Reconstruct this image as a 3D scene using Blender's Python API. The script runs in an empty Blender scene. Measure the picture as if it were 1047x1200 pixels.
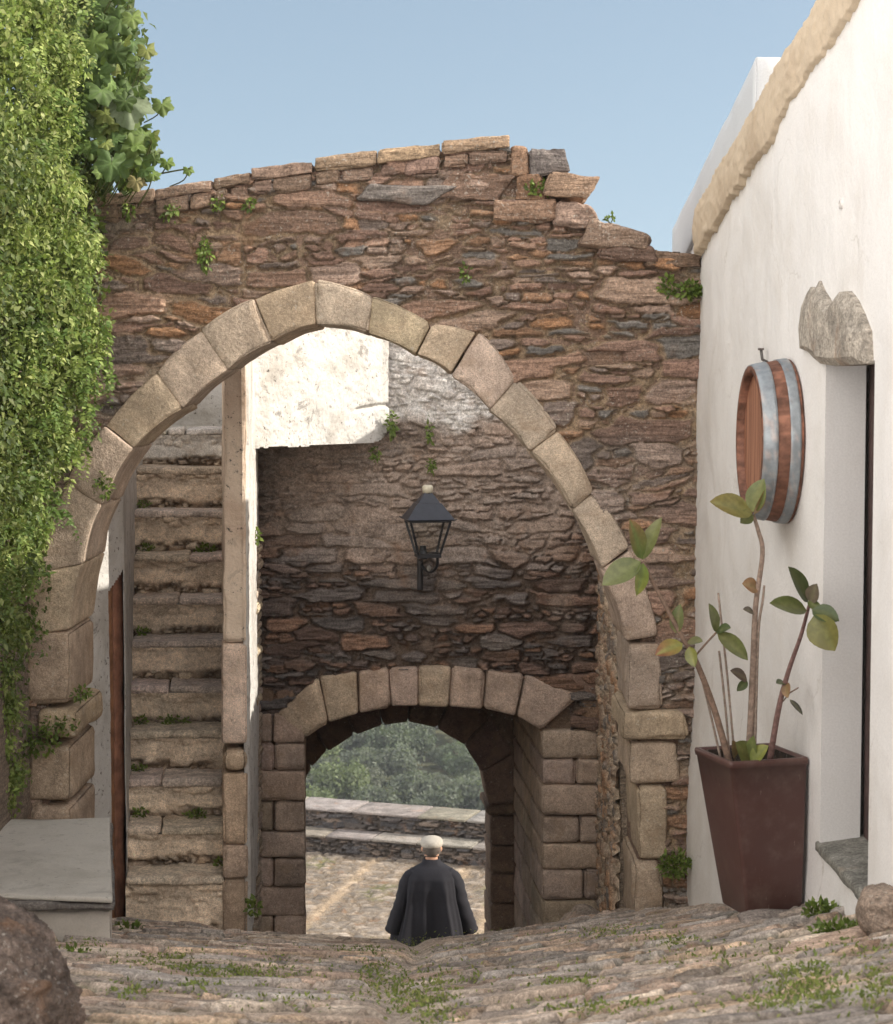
import bpy, bmesh, math, random
import numpy as np
from mathutils import Vector, Matrix, Quaternion
random.seed(7); np.seterr(all="ignore")
RNG = np.random.default_rng(11)
scene = bpy.context.scene
COL = scene.collection

# ------------------------------------------------------------------ camera model
F, CX, CY = 2333.0, 523.5, 600.0
PITCH = math.atan(150 / F)
CP, SP = math.cos(PITCH), math.sin(PITCH)
def P(px, py, d):
    """world point at forward distance d seen at a photo position (eye at the origin, +Y forward)"""
    u = (px - CX) / F; v = (CY - py) / F
    s = d / (CP + v * SP)
    return Vector((u * s, d, (v * CP - SP) * s))
HA, HB = 1.47, (452 - 523.5) / F
def W(px, py, off=0.0):
    """point on the street face of the white house"""
    u = (px - CX) / F; v = (CY - py) / F; k = CP + v * SP
    d = HA / (u / k - HB)
    p = P(px, py, d); p.x -= off
    return p

# ------------------------------------------------------------------ noise
def h2(i, j, s=0):
    i = np.asarray(i).astype(np.int64); j = np.asarray(j).astype(np.int64)
    x = (i * 374761393 + j * 668265263 + s * 1274126177) & 0xffffffff
    x = ((x ^ (x >> 13)) * 1274126177) & 0xffffffff
    x = ((x ^ (x >> 15)) * 2246822519) & 0xffffffff
    x = x ^ (x >> 16)
    return x / 4294967296.0
def vn(x, y, s=0):
    x, y = np.broadcast_arrays(np.asarray(x, float), np.asarray(y, float))
    i = np.floor(x); j = np.floor(y); fx = x - i; fy = y - j
    fx = fx * fx * fx * (fx * (fx * 6 - 15) + 10); fy = fy * fy * fy * (fy * (fy * 6 - 15) + 10)
    a = h2(i, j, s); b = h2(i + 1, j, s); c = h2(i, j + 1, s); d = h2(i + 1, j + 1, s)
    return (a * (1 - fx) + b * fx) * (1 - fy) + (c * (1 - fx) + d * fx) * fy
def fbm(x, y, s=0, o=4, g=.5):
    t = 0; a = 1; n = 0
    for k in range(o):
        t = t + a * vn(x * 2 ** k + 13.7 * k, y * 2 ** k + 7.3 * k, s + k); n += a; a *= g
    return t / n - .5
def vn3(x, y, z, s=0):
    k = np.floor(z); f = z - k; f = f * f * (3 - 2 * f)
    a = np.empty_like(x); kk = np.asarray(k)
    def lay(q): return vn(x + q * 17.31, y + q * 9.77, s)
    return lay(kk) * (1 - f) + lay(kk + 1) * f
def fbm3(x, y, z, s=0, o=3):
    t = 0; a = 1; n = 0
    for k in range(o):
        t = t + a * vn3(x * 2 ** k, y * 2 ** k, z * 2 ** k, s + k); n += a; a *= .5
    return t / n - .5
def sst(a, b, x):
    t = np.clip((x - a) / (b - a), 0, 1); return t * t * (3 - 2 * t)

# ------------------------------------------------------------------ object helpers
def tag(o, label=None, cat=None, group=None, kind=None):
    if label: o['label'] = label
    if cat: o['category'] = cat
    if group: o['group'] = group
    if kind: o['kind'] = kind
    return o
def empty(name, loc, label, cat, group=None):
    o = bpy.data.objects.new(name, None); COL.objects.link(o); o.location = loc
    o.empty_display_size = .1
    return tag(o, label, cat, group)
def put(o, parent):
    """parent while keeping the mesh where it was modelled (world coordinates)"""
    if parent is not None:
        o.parent = parent
        root = parent; off = Vector((0, 0, 0))
        while root is not None:
            off += Vector(root.location); root = root.parent
        o.location = -off
    return o
def mk(name, V, Fc, mat, parent=None, col=None, smooth=True):
    V = np.asarray(V, dtype=np.float32); Fc = np.asarray(Fc, dtype=np.int32)
    me = bpy.data.meshes.new(name)
    n = Fc.shape[1]
    me.vertices.add(len(V)); me.vertices.foreach_set('co', V.ravel())
    me.loops.add(Fc.size); me.loops.foreach_set('vertex_index', Fc.ravel())
    me.polygons.add(len(Fc)); me.polygons.foreach_set('loop_start', np.arange(len(Fc), dtype=np.int32) * n)
    me.update(calc_edges=True); me.validate()
    me.polygons.foreach_set('use_smooth', np.full(len(me.polygons), smooth, dtype=bool))
    if col is not None:
        c = np.ones((len(V), 4), dtype=np.float32); col = np.asarray(col); c[:, :col.shape[1]] = col
        at = me.attributes.new('col', 'FLOAT_COLOR', 'POINT'); at.data.foreach_set('color', c.ravel())
    o = bpy.data.objects.new(name, me); COL.objects.link(o)
    if mat: me.materials.append(mat)
    return put(o, parent)
class Acc:
    def __init__(s): s.V = []; s.F = []; s.C = []; s.n = 0
    def add(s, V, Fc, c=(.5, .5, .5)):
        V = np.asarray(V, float); c = np.asarray(c, float)
        if c.ndim == 1: c = np.tile(c, (len(V), 1))
        s.V.append(V); s.F.append(np.asarray(Fc, int) + s.n); s.C.append(c); s.n += len(V)
    def build(s, name, mat, parent=None, smooth=True):
        return mk(name, np.vstack(s.V), np.vstack(s.F), mat, parent, np.vstack(s.C), smooth)

def grid_faces(nu, nv, keep=None):
    a = np.arange(nu * nv).reshape(nv, nu)
    f = np.stack([a[:-1, :-1], a[:-1, 1:], a[1:, 1:], a[1:, :-1]], -1).reshape(-1, 4)
    if keep is not None: f = f[keep.reshape(-1)]
    return f
def compact(V, Fc, C=None):
    u, inv = np.unique(Fc, return_inverse=True)
    return V[u], inv.reshape(Fc.shape), (None if C is None else C[u])

# rounded, weathered block between two quads (each bl, br, tr, tl)
def rblock(acc, fq, bq, r=.02, amp=.006, freq=7., n=(8, 6, 5), col=(.4, .3, .2), seed=0, cvar=.12, sag=None, chips=.045):
    fq = np.array([tuple(p) for p in fq], float); bq = np.array([tuple(p) for p in bq], float)
    w = (np.linalg.norm(fq[1] - fq[0]) + np.linalg.norm(fq[2] - fq[3])) / 2
    h = (np.linalg.norm(fq[3] - fq[0]) + np.linalg.norm(fq[2] - fq[1])) / 2
    dp = np.linalg.norm(bq.mean(0) - fq.mean(0))
    r = min(r, .45 * w, .45 * h, .45 * dp)
    def lin(L, k): return np.concatenate([[0, .35 * r], np.linspace(r, L - r, k), [L - .35 * r, L]])
    A, B, Cc = lin(w, n[0]), lin(h, n[1]), lin(dp, n[2])
    na, nb, nc = len(A), len(B), len(Cc)
    idx = -np.ones((na, nb, nc), int)
    I, J, K = np.meshgrid(range(na), range(nb), range(nc), indexing='ij')
    surf = (I == 0) | (I == na - 1) | (J == 0) | (J == nb - 1) | (K == 0) | (K == nc - 1)
    idx[surf] = np.arange(surf.sum())
    p = np.stack([A[I[surf]], B[J[surf]], Cc[K[surf]]], -1)
    D = np.array([w, h, dp])
    cl = np.clip(p, r, D - r); q = p - cl
    l = np.linalg.norm(q, axis=1, keepdims=True); nn = q / np.maximum(l, 1e-9)
    o = fq.mean(0)
    s = p * freq + o * 3.1 + seed * 5.17
    dsp = amp * 2 * fbm3(s[:, 0], s[:, 1], s[:, 2], seed) + amp * 1.5 * fbm3(s[:, 0] * .4, s[:, 1] * .4, s[:, 2] * .4, seed + 9, 1)
    edge = 1 - np.abs(nn).max(1)
    chip = sst(.02, .2, fbm3(s[:, 0] * 1.1 + 7, s[:, 1] * 1.1, s[:, 2] * 1.1, seed + 40, 2))
    dsp = dsp - chips * edge * chip
    p = cl + nn * (r + dsp[:, None])
    a = (p[:, 0] / w)[:, None]; b = (p[:, 1] / h)[:, None]; c = (p[:, 2] / dp)[:, None]
    fr = (fq[0] * (1 - a) + fq[1] * a) * (1 - b) + (fq[3] * (1 - a) + fq[2] * a) * b
    bk = (bq[0] * (1 - a) + bq[1] * a) * (1 - b) + (bq[3] * (1 - a) + bq[2] * a) * b
    V = fr * (1 - c) + bk * c
    if sag is not None: V = V + np.array(tuple(sag)) * 4 * b * (1 - b)
    fs = []
    def quad(x, flip):
        t = np.stack([x[:-1, :-1], x[1:, :-1], x[1:, 1:], x[:-1, 1:]], -1).reshape(-1, 4)
        fs.append(t[:, ::-1] if flip else t)
    quad(idx[:, :, 0], False); quad(idx[:, :, -1], True)
    quad(idx[0], True); quad(idx[-1], False)
    quad(idx[:, 0, :], True); quad(idx[:, -1, :], False)
    k = 1 + cvar * 2 * (h2(seed * 7 + 3, seed * 13 + 1, 5) - .5)
    hue = np.array([1, 1 + .06 * (h2(seed, 3, 8) - .5), 1 + .16 * (h2(seed, 4, 8) - .5)])
    mott = 1 + .25 * fbm3(s[:, 0] * .6, s[:, 1] * .6, s[:, 2] * .6, seed + 3, 2)
    acc.add(V, np.vstack(fs), np.array(col) * k * hue * mott[:, None])
def yblock(acc, quad_px, d0, d1, shear=0., **kw):
    """front quad from photo positions (bl, br, tr, tl) at distance d0, pushed straight back to d1"""
    f = [P(x, y, d0) for x, y in quad_px]
    rblock(acc, f, [p + Vector((shear * (d1 - d0), d1 - d0, 0)) for p in f], **kw)

# rubble masonry as a real height field: stones, beds of mortar, gaps
def voro(U, V, sw, sh, seed, jx=.40, jz=.34, p=3., wv=.8):
    j0 = np.floor(V / sh)
    F1 = np.full(U.shape, 9.); F2 = F1.copy(); IA = np.zeros(U.shape); JA = np.zeros(U.shape)
    for dj in (-1, 0, 1):
        j = j0 + dj
        rw = sw * (1 - wv / 2 + wv * h2(j, 5, seed)); off = h2(j, 9, seed) * sw * 3
        ic = np.floor((U - off) / rw)
        for di in (-1, 0, 1):
            i = ic + di
            su = off + (i + .5 + jx * 2 * (h2(i, j, seed + 1) - .5)) * rw
            sv = (j + .5 + jz * 2 * (h2(i, j, seed + 2) - .5)) * sh
            wt = .72 + .56 * h2(i, j, seed + 3)
            d = ((np.abs(U - su) / rw) ** p + (np.abs(V - sv) / sh) ** p) ** (1 / p) / wt
            c1 = d < F1
            F2 = np.where(c1, F1, np.minimum(F2, d)); F1 = np.where(c1, d, F1)
            IA = np.where(c1, i, IA); JA = np.where(c1, j, JA)
    return F1, F2, IA, JA
def rubble(frame, u0, u1, v0, v1, res, sw, sh, seed, pal, mortar, relief=.03, e0=.05, e1=.2, lam=.006,
           warp=.03, und=.05, keep=None, post=None, mdepth=0., tilt=.02, wv=.8, tiltang=.0, lamf=(5, 50), fine=.5, pn=5., smear=.25):
    nu = int((u1 - u0) / res) + 1; nv = int((v1 - v0) / res) + 1
    U, V = np.meshgrid(np.linspace(u0, u1, nu), np.linspace(v0, v1, nv))
    Uw = U + warp * 2 * fbm(U * 7, V * 7, seed + 20, 3) + .010 * fbm(U * 40, V * 40, seed + 25, 2)
    Vw = V + und * 2 * fbm(U * 1.3, V * 2.2, seed + 21, 2) + warp * 1.0 * fbm(U * 9, V * 14, seed + 22, 3) + tiltang * U + .008 * fbm(U * 45, V * 60, seed + 26, 2)
    F1, F2, I, J = voro(Uw, Vw, sw, sh, seed, wv=wv, p=pn)
    e = F2 - F1
    if fine > 0:
        G1, G2, I2, J2 = voro(Uw + .013, Vw * 1.02 + .007, sw * .5, sh * .42, seed + 50, wv=wv, p=pn)
        use = h2(I, J, seed + 8) < fine
        e = np.where(use, np.minimum(e, (G2 - G1) * .75), e)
        I = np.where(use, I2 + 1000, I); J = np.where(use, J2 + 1000, J)
    e = e + .16 * fbm(U * 18, V * 34, seed + 23, 3) + smear * fbm(U * 2.6, V * 3.4, seed + 28, 3)
    s = sst(e0, e1, e)
    r1 = h2(I, J, seed + 4); r2 = h2(I, J, seed + 5); r3 = h2(I, J, seed + 6); r4 = h2(I, J, seed + 7)
    ang = (r3 - .5) * .35
    la = fbm((U * np.cos(ang) + V * np.sin(ang)) * lamf[0] + r1 * 40, (V * np.cos(ang) - U * np.sin(ang)) * lamf[1] + r2 * 40, seed + 24, 4, .6)
    ridge = np.abs(fbm(U * 14 + r2 * 9, V * 22 + r1 * 9, seed + 27, 3)) * .02
    H = s * (relief * (.45 + .9 * r1) + tilt * ((r3 - .5) * np.sin((U + r1) * 9) + (r4 - .5) * .6)) + s * lam * 2 * la - s * ridge
    H = H + (1 - s) * (.016 * fbm(U * 22, V * 22, seed + 30, 4) - mdepth * (r4 > .45))
    pal = np.array(pal); k = np.minimum((r2 * len(pal)).astype(int), len(pal) - 1)
    c = pal[k] * (.72 + .56 * r4)[..., None]
    c = c * (1 + .9 * la * .8)[..., None]
    m = np.array(mortar) * (1 + .5 * fbm(U * 10, V * 10, seed + 31, 3))[..., None]
    C = c * s[..., None] + m * (1 - s[..., None])
    A = s
    if post is not None:
        q = post(U, V, H, C, s, (r1, r2, r3, r4)); H, C = q[:2]
        if len(q) > 2: A = q[2]
    C = np.concatenate([C, A[..., None]], -1)
    Vt = frame(U, V, H).reshape(-1, 3)
    kp = None
    if keep is not None:
        uc = (U[:-1, :-1] + U[1:, 1:]) / 2; vc = (V[:-1, :-1] + V[1:, 1:]) / 2
        kp = keep(uc, vc)
    f = grid_faces(nu, nv, kp)
    return compact(Vt, f, C.reshape(-1, 4))
def inpoly(x, y, poly):
    r = np.zeros(x.shape, bool); n = len(poly)
    for a in range(n):
        x0, y0 = poly[a]; x1, y1 = poly[(a + 1) % n]
        if y0 == y1: continue
        c = (y0 > y) != (y1 > y)
        r ^= c & (x < (x1 - x0) * (y - y0) / (y1 - y0) + x0)
    return r
def extrude(name, pts, d0, d1, mat, parent=None, shear=0., col=(.3, .24, .18)):
    """solid with outline pts (x, z) from distance d0 back to d1"""
    bm = bmesh.new()
    a = [bm.verts.new((x, d0, z)) for x, z in pts]
    b = [bm.verts.new((x + shear * (d1 - d0), d1, z)) for x, z in pts]
    n = len(pts)
    for i in range(n): bm.faces.new((a[i], a[(i + 1) % n], b[(i + 1) % n], b[i]))
    f1 = bm.faces.new(a[::-1]); f2 = bm.faces.new(b); bm.normal_update()
    bmesh.ops.triangulate(bm, faces=[f1, f2]); bmesh.ops.recalc_face_normals(bm, faces=bm.faces)
    me = bpy.data.meshes.new(name); bm.to_mesh(me); bm.free()
    at = me.attributes.new('col', 'FLOAT_COLOR', 'POINT')
    for dd in at.data: dd.color = (*col, 1)
    me.materials.append(mat)
    o = bpy.data.objects.new(name, me); COL.objects.link(o)
    return put(o, parent)

# ------------------------------------------------------------------ materials
class NT:
    def __init__(s, name):
        s.m = bpy.data.materials.new(name); s.m.use_nodes = True
        s.t = s.m.node_tree; s.b = s.t.nodes['Principled BSDF']; s.out = s.t.nodes['Material Output']
        s.b.inputs['Roughness'].default_value = .85
        if 'Specular IOR Level' in s.b.inputs: s.b.inputs['Specular IOR Level'].default_value = .25
        s.co = s.n('ShaderNodeTexCoord').outputs['Object']
    def n(s, t, **kw):
        x = s.t.nodes.new(t)
        for k, v in kw.items(): setattr(x, k, v)
        return x
    def set(s, sock, v):
        if isinstance(v, bpy.types.NodeSocket): s.t.links.new(v, sock)
        else:
            if isinstance(v, (tuple, list)) and len(v) == 3 and sock.type == 'RGBA': v = (*v, 1)
            sock.default_value = v
    def noise(s, scale, detail=4, rough=.55, vec=None, mp=None, dist=0.):
        x = s.n('ShaderNodeTexNoise'); v = vec or s.co
        if mp:
            q = s.n('ShaderNodeMapping'); s.set(q.inputs['Vector'], v); q.inputs['Scale'].default_value = mp
            v = q.outputs[0]
        s.set(x.inputs['Vector'], v); x.inputs['Scale'].default_value = scale
        x.inputs['Detail'].default_value = detail; x.inputs['Roughness'].default_value = rough
        x.inputs['Distortion'].default_value = dist
        return x.outputs['Fac']
    def ramp(s, f, a, b, lo=0., hi=1.):
        x = s.n('ShaderNodeMapRange'); x.interpolation_type = 'SMOOTHSTEP'; s.set(x.inputs[0], f)
        for i, v in zip((1, 2, 3, 4), (a, b, lo, hi)): x.inputs[i].default_value = v
        return x.outputs[0]
    def math(s, op, a, b=0.):
        x = s.n('ShaderNodeMath', operation=op); s.set(x.inputs[0], a); s.set(x.inputs[1], b); return x.outputs[0]
    def mix(s, f, a, b, mode='MIX'):
        x = s.n('ShaderNodeMix', data_type='RGBA', blend_type=mode)
        s.set(x.inputs['Factor'], f)
        s.set(x.inputs[6], a); s.set(x.inputs[7], b)
        return x.outputs[2]
    def scale(s, c, f):
        x = s.n('ShaderNodeVectorMath', operation='SCALE'); s.set(x.inputs[0], c); s.set(x.inputs['Scale'], f); return x.outputs[0]
    def attr(s): return s.n('ShaderNodeAttribute', attribute_name='col').outputs['Color']
    def bump(s, h, st=.5, dist=.01, nrm=None):
        x = s.n('ShaderNodeBump'); s.set(x.inputs['Height'], h); x.inputs['Strength'].default_value = st
        x.inputs['Distance'].default_value = dist
        if nrm: s.set(x.inputs['Normal'], nrm)
        return x.outputs[0]
    def fin(s, color, rough=None, normal=None):
        s.set(s.b.inputs['Base Color'], color)
        if rough is not None: s.set(s.b.inputs['Roughness'], rough)
        if normal: s.set(s.b.inputs['Normal'], normal)
        return s.m
def m_schist(name, lich=.5, lam=60., mp=(1, 1, 9), bs=.7):
    k = NT(name); an = k.n('ShaderNodeAttribute', attribute_name='col'); c = an.outputs['Color']; al = an.outputs['Alpha']
    l = k.noise(lam / 9, 6, .65, mp=mp, dist=.4)
    l = k.math('ADD', k.math('MULTIPLY', k.math('SUBTRACT', l, .5), k.ramp(al, 0, 1, .06, 1)), .5)
    gm_ = k.noise(26, 6, .7); l = k.math('ADD', l, k.math('MULTIPLY', k.math('SUBTRACT', gm_, .5), k.ramp(al, 0, 1, .9, .15)))
    c = k.scale(c, k.ramp(l, .25, .75, .62, 1.38))
    f = k.noise(160, 3, .6)
    c = k.scale(c, k.ramp(f, .3, .7, .78, 1.22))
    f2 = k.noise(75, 4, .7); c = k.scale(c, k.ramp(f2, .32, .68, .70, 1.30))
    rust = k.ramp(k.noise(5, 5, .6), .56, .72)
    c = k.mix(k.math('MULTIPLY', rust, .35), c, (.30, .15, .07))
    ls = k.ramp(k.noise(62, 5, .72), .57, .64); lm = k.ramp(k.noise(3.1, 3, .6), .38, .62)
    c = k.mix(k.math('MULTIPLY', k.math('MULTIPLY', ls, lm), lich), c, (.50, .46, .40))
    dk = k.ramp(k.noise(23, 5, .7), .62, .70)
    c = k.mix(k.math('MULTIPLY', dk, .45), c, (.035, .03, .027))
    b = k.bump(l, bs, .025); b = k.bump(f2, .6, .009, b); b = k.bump(f, .5, .004, b)
    return k.fin(c, .88, b)
def m_granite(name, stain=.4, dark=.3):
    k = NT(name); c = k.attr()
    f = k.noise(210, 2, .5); g = k.noise(75, 4, .65); lo = k.noise(4.5, 5, .6, dist=.4); md = k.noise(17, 5, .7)
    c = k.scale(c, k.ramp(f, .3, .7, .78, 1.22)); c = k.scale(c, k.ramp(g, .3, .7, .84, 1.16))
    c = k.scale(c, k.ramp(lo, .3, .7, .78, 1.2)); c = k.scale(c, k.ramp(md, .3, .7, .86, 1.14))
    st = k.ramp(k.noise(6, 5, .62, dist=.5), .5, .7)
    c = k.mix(k.math('MULTIPLY', st, stain), c, (.36, .25, .16))
    sk = k.ramp(k.noise(9, 5, .7, mp=(1, 1, .18)), .55, .70)
    c = k.mix(k.math('MULTIPLY', sk, stain * .8), c, (.17, .13, .10))
    dk = k.ramp(k.noise(30, 6, .72), .58, .68)
    c = k.mix(k.math('MULTIPLY', dk, dark), c, (.11, .09, .07))
    lw = k.ramp(k.noise(40, 5, .75), .60, .66)
    c = k.mix(k.math('MULTIPLY', lw, .45), c, (.60, .56, .48))
    b = k.bump(md, .5, .025); b = k.bump(g, .5, .012, b); b = k.bump(f, .4, .003, b)
    return k.fin(c, .88, b)
def m_plaster(name, base, stain=(.45, .40, .33), amt=.35, dirt=0., bumpk=.3, spots=0.):
    k = NT(name)
    a = k.noise(2.2, 6, .62, dist=.3); g = k.noise(28, 5, .6); f = k.noise(140, 3, .6)
    c = k.mix(k.math('MULTIPLY', k.ramp(a, .45, .72), amt), base, stain)
    v = k.noise(5, 5, .6, mp=(1.4, 1.4, .12))
    c = k.mix(k.math('MULTIPLY', k.ramp(v, .52, .75), amt * .5), c, stain)
    c = k.scale(c, k.ramp(f, .3, .7, .95, 1.05))
    if dirt:
        dm = k.ramp(k.noise(7, 7, .72, dist=.6), .56, .66)
        c = k.mix(k.math('MULTIPLY', dm, dirt), c, (.07, .06, .05))
    if spots:
        sm = k.ramp(k.noise(34, 6, .75), .58, .66)
        c = k.mix(k.math('MULTIPLY', sm, spots), c, (.10, .085, .07))
    b = k.bump(a, bumpk, .03); b = k.bump(g, bumpk, .006, b); b = k.bump(f, bumpk * .6, .002, b)
    return k.fin(c, .9, b)
def m_leaf(name, rough=.5, tr=.35, gloss=.4):
    k = NT(name); c = k.attr()
    f = k.noise(45, 3, .6); c = k.scale(c, k.ramp(f, .3, .7, .82, 1.18))
    k.b.inputs['Specular IOR Level'].default_value = gloss
    k.fin(c, rough)
    t = k.n('ShaderNodeBsdfTranslucent'); k.set(t.inputs['Color'], k.mix(.4, c, (.24, .32, .05)))
    mx = k.n('ShaderNodeMixShader'); mx.inputs[0].default_value = tr
    k.t.links.new(k.b.outputs[0], mx.inputs[1]); k.t.links.new(t.outputs[0], mx.inputs[2])
    k.t.links.new(mx.outputs[0], k.out.inputs['Surface'])
    return k.m
def m_attr(name, rough=.6, var=.15, sc=30, metal=0., spec=.3, bs=.2):
    k = NT(name); c = k.attr(); n = k.noise(sc, 5, .6)
    c = k.scale(c, k.ramp(n, .3, .7, 1 - var, 1 + var))
    k.b.inputs['Metallic'].default_value = metal; k.b.inputs['Specular IOR Level'].default_value = spec
    return k.fin(c, rough, k.bump(n, bs, .003))

M = {}
M['schist'] = m_schist('schist', .8)
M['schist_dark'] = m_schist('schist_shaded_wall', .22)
M['paving'] = m_schist('schist_paving', .5, 50, (1, 2.4, 2.4), .45)
M['cobble'] = m_schist('terrace_cobble', .3, 40, (1, 3, 1), .5)
M['granite'] = m_granite('granite_tan', .40, .45)
M['granite_gate'] = m_granite('granite_gate', .40, .35)
M['rock'] = m_schist('bedrock', .5, 40, (2, 2, 4), .8)
M['white'] = m_plaster('house_whitewash', (.81, .79, .765), (.66, .62, .57), .55, .0, .5, .0)
nt_ = M['white'].node_tree; b_ = nt_.nodes['Principled BSDF']; src_ = b_.inputs['Base Color'].links[0].from_socket
vo = nt_.nodes.new('ShaderNodeTexVoronoi'); vo.feature = 'DISTANCE_TO_EDGE'; vo.inputs['Scale'].default_value = 1.3
tcw = nt_.nodes.new('ShaderNodeTexCoord'); nzw = nt_.nodes.new('ShaderNodeTexNoise'); nzw.inputs['Scale'].default_value = 5; nzw.inputs['Detail'].default_value = 5
adw = nt_.nodes.new('ShaderNodeMix'); adw.data_type = 'RGBA'; adw.blend_type = 'ADD'; adw.inputs['Factor'].default_value = .35
nt_.links.new(tcw.outputs['Object'], nzw.inputs['Vector']); nt_.links.new(tcw.outputs['Object'], adw.inputs[6]); nt_.links.new(nzw.outputs['Color'], adw.inputs[7]); nt_.links.new(adw.outputs[2], vo.inputs['Vector'])
mr = nt_.nodes.new('ShaderNodeMapRange'); nt_.links.new(vo.outputs['Distance'], mr.inputs[0]); mr.inputs[1].default_value = .002; mr.inputs[2].default_value = .007; mr.inputs[3].default_value = .38; mr.inputs[4].default_value = 0
nzm = nt_.nodes.new('ShaderNodeTexNoise'); nzm.inputs['Scale'].default_value = 1.7; nt_.links.new(tcw.outputs['Object'], nzm.inputs['Vector'])
mm = nt_.nodes.new('ShaderNodeMapRange'); nt_.links.new(nzm.outputs['Fac'], mm.inputs[0]); mm.inputs[1].default_value = .54; mm.inputs[2].default_value = .66
mu = nt_.nodes.new('ShaderNodeMath'); mu.operation = 'MULTIPLY'; nt_.links.new(mr.outputs[0], mu.inputs[0]); nt_.links.new(mm.outputs[0], mu.inputs[1])
mxh = nt_.nodes.new('ShaderNodeMix'); mxh.data_type = 'RGBA'; nt_.links.new(mu.outputs[0], mxh.inputs['Factor']); nt_.links.new(src_, mxh.inputs[6]); mxh.inputs[7].default_value = (.40, .35, .30, 1)
nt_.links.new(mxh.outputs[2], b_.inputs['Base Color'])
M['oldwhite'] = m_plaster('old_whitewash', (.56, .545, .52), (.30, .27, .23), .7, .55, 1.2, .95)
M['verge'] = m_plaster('verge_mortar', (.60, .49, .36), (.44, .34, .24), .6, .1, .5, .15)
M['stairplaster'] = m_plaster('parapet_plaster', (.68, .555, .44), (.42, .28, .20), .75, .25, 1.3, 1.0)
M['cement'] = m_plaster('cement', (.54, .505, .45), (.36, .33, .28), .75, .18, .7, .4)
M['leaf'] = m_leaf('small_leaf', .55, .35)
M['bigleaf'] = m_leaf('mallow_leaf', .6, .25, .25)
M['rubber'] = m_leaf('rubber_leaf', .35, .15, .5)
M['bark'] = m_attr('bark', .85, .3, 60)
M['wood'] = m_attr('barrel_wood', .7, .35, 26)
M['zinc'] = m_attr('galvanised_hoop', .5, .2, 22, .35, .5, .1)
M['iron'] = m_attr('black_painted_iron', .4, .12, 30, 0., .5, .1)
k = NT('glazed_brown_pot'); c = k.attr(); n1 = k.noise(5, 6, .65); n2 = k.noise(70, 4, .7, mp=(1, 1, .25))
c = k.mix(k.math('MULTIPLY', k.ramp(n1, .46, .72), .55), c, (.20, .14, .115)); c = k.mix(k.math('MULTIPLY', k.ramp(n2, .66, .72), .5), c, (.34, .27, .22))
k.b.inputs['Specular IOR Level'].default_value = .4
M['pot'] = k.fin(c, k.ramp(n1, .3, .7, .30, .5), k.bump(n2, .15, .002))
M['cloth'] = m_attr('dark_wool', .85, .15, 90, 0, .2, .2)
M['skin'] = m_attr('skin', .55, .08, 40)
M['door'] = m_attr('door_wood', .7, .3, 14)
M['slate'] = m_schist('slate_slab', .2, 40, (3, 3, 3), .5)

# ------------------------------------------------------------------ ground
XG = -.15
def zc(d):
    z = -1.98 - .224 * (np.minimum(d, 9.55) - 6.5)
    z = z - .395 * np.clip(d - 9.55, 0, 8.35)
    return z
def gz(x, d):
    x = np.asarray(x, float); d = np.asarray(d, float)
    zs = -1.98 - .224 * (np.minimum(d, 10.6) - 6.5)
    ww = sst(-.75, -1.25, x) if False else 1 - sst(-1.35, -.9, x)
    z = zc(d) * (1 - ww) + np.where(d < 10.6, zs, zs - .38 * np.clip(d - 10.6, 0, 7.3)) * ww
    near = 1 - sst(9.6, 11.5, d)
    dx = x - XG
    z = z + np.where(dx > 0, .142 * np.abs(dx) ** 1.25, .055 * np.abs(dx) ** 1.2) * near
    z = z - .065 * sst(6.6, 9.2, d)
    z = np.where(d > 17.9, -5.93, z)
    z = np.maximum(z, -5.93)
    return z
def G(px, py):
    lo, hi = 2.5, 11.
    for _ in range(40):
        m = (lo + hi) / 2; p = P(px, py, m)
        if p.z > float(gz(p.x, m)): lo = m
        else: hi = m
    return P(px, py, lo)
def fr_ground(U, V, H): return np.stack([U, V, gz(U, V) + H], -1)
pal_street = [(.38, .31, .255), (.44, .35, .275), (.35, .31, .275), (.47, .345, .245), (.40, .33, .275), (.52, .43, .345), (.33, .285, .25), (.42, .31, .24)]
def street_post(U, V, H, C, s, r):
    g = np.exp(-((U - XG - .05 * np.sin(V * 1.7)) / .055) ** 2)
    H = H * (1 - .75 * g) - .012 * g
    C = C * (1 - .7 * g[..., None]) + np.array((.52, .43, .35)) * .7 * g[..., None]
    big = fbm(U * .9, V * 1.6, 77, 3)
    C = C * (1 + .55 * big)[..., None]
    H = H + .028 * fbm(U * 1.4, V * 2.1, 78, 3)
    ms = sst(.06, .2, fbm(U * 1.7, V * 2.2, 79, 4)) * (1 - s) * .75
    C = C * (1 - ms[..., None]) + np.array((.075, .095, .03)) * ms[..., None]
    return H, C
V_, F_, C_ = rubble(fr_ground, -2.7, 1.75, 3.4, 11.0, .0120, .40, .125, 100, pal_street, (.17, .135, .10), relief=.025,
                    e0=.015, e1=.16, lam=.004, warp=.030, und=.08, post=street_post, tilt=.016, tiltang=-.06, lamf=(4, 16), fine=.45, smear=.10, mdepth=.012, pn=4.)
tag(mk('street', V_, F_, M['paving'], None, C_), kind='structure')
pl, pr_ = P(360, 1007, 24.9), P(573, 1024, 24.1)
pl.z = pr_.z = -5.93
pdv = Vector((pr_.x - pl.x, pr_.y - pl.y, 0)).normalized(); pnv = Vector((pdv.y, -pdv.x, 0))
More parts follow.
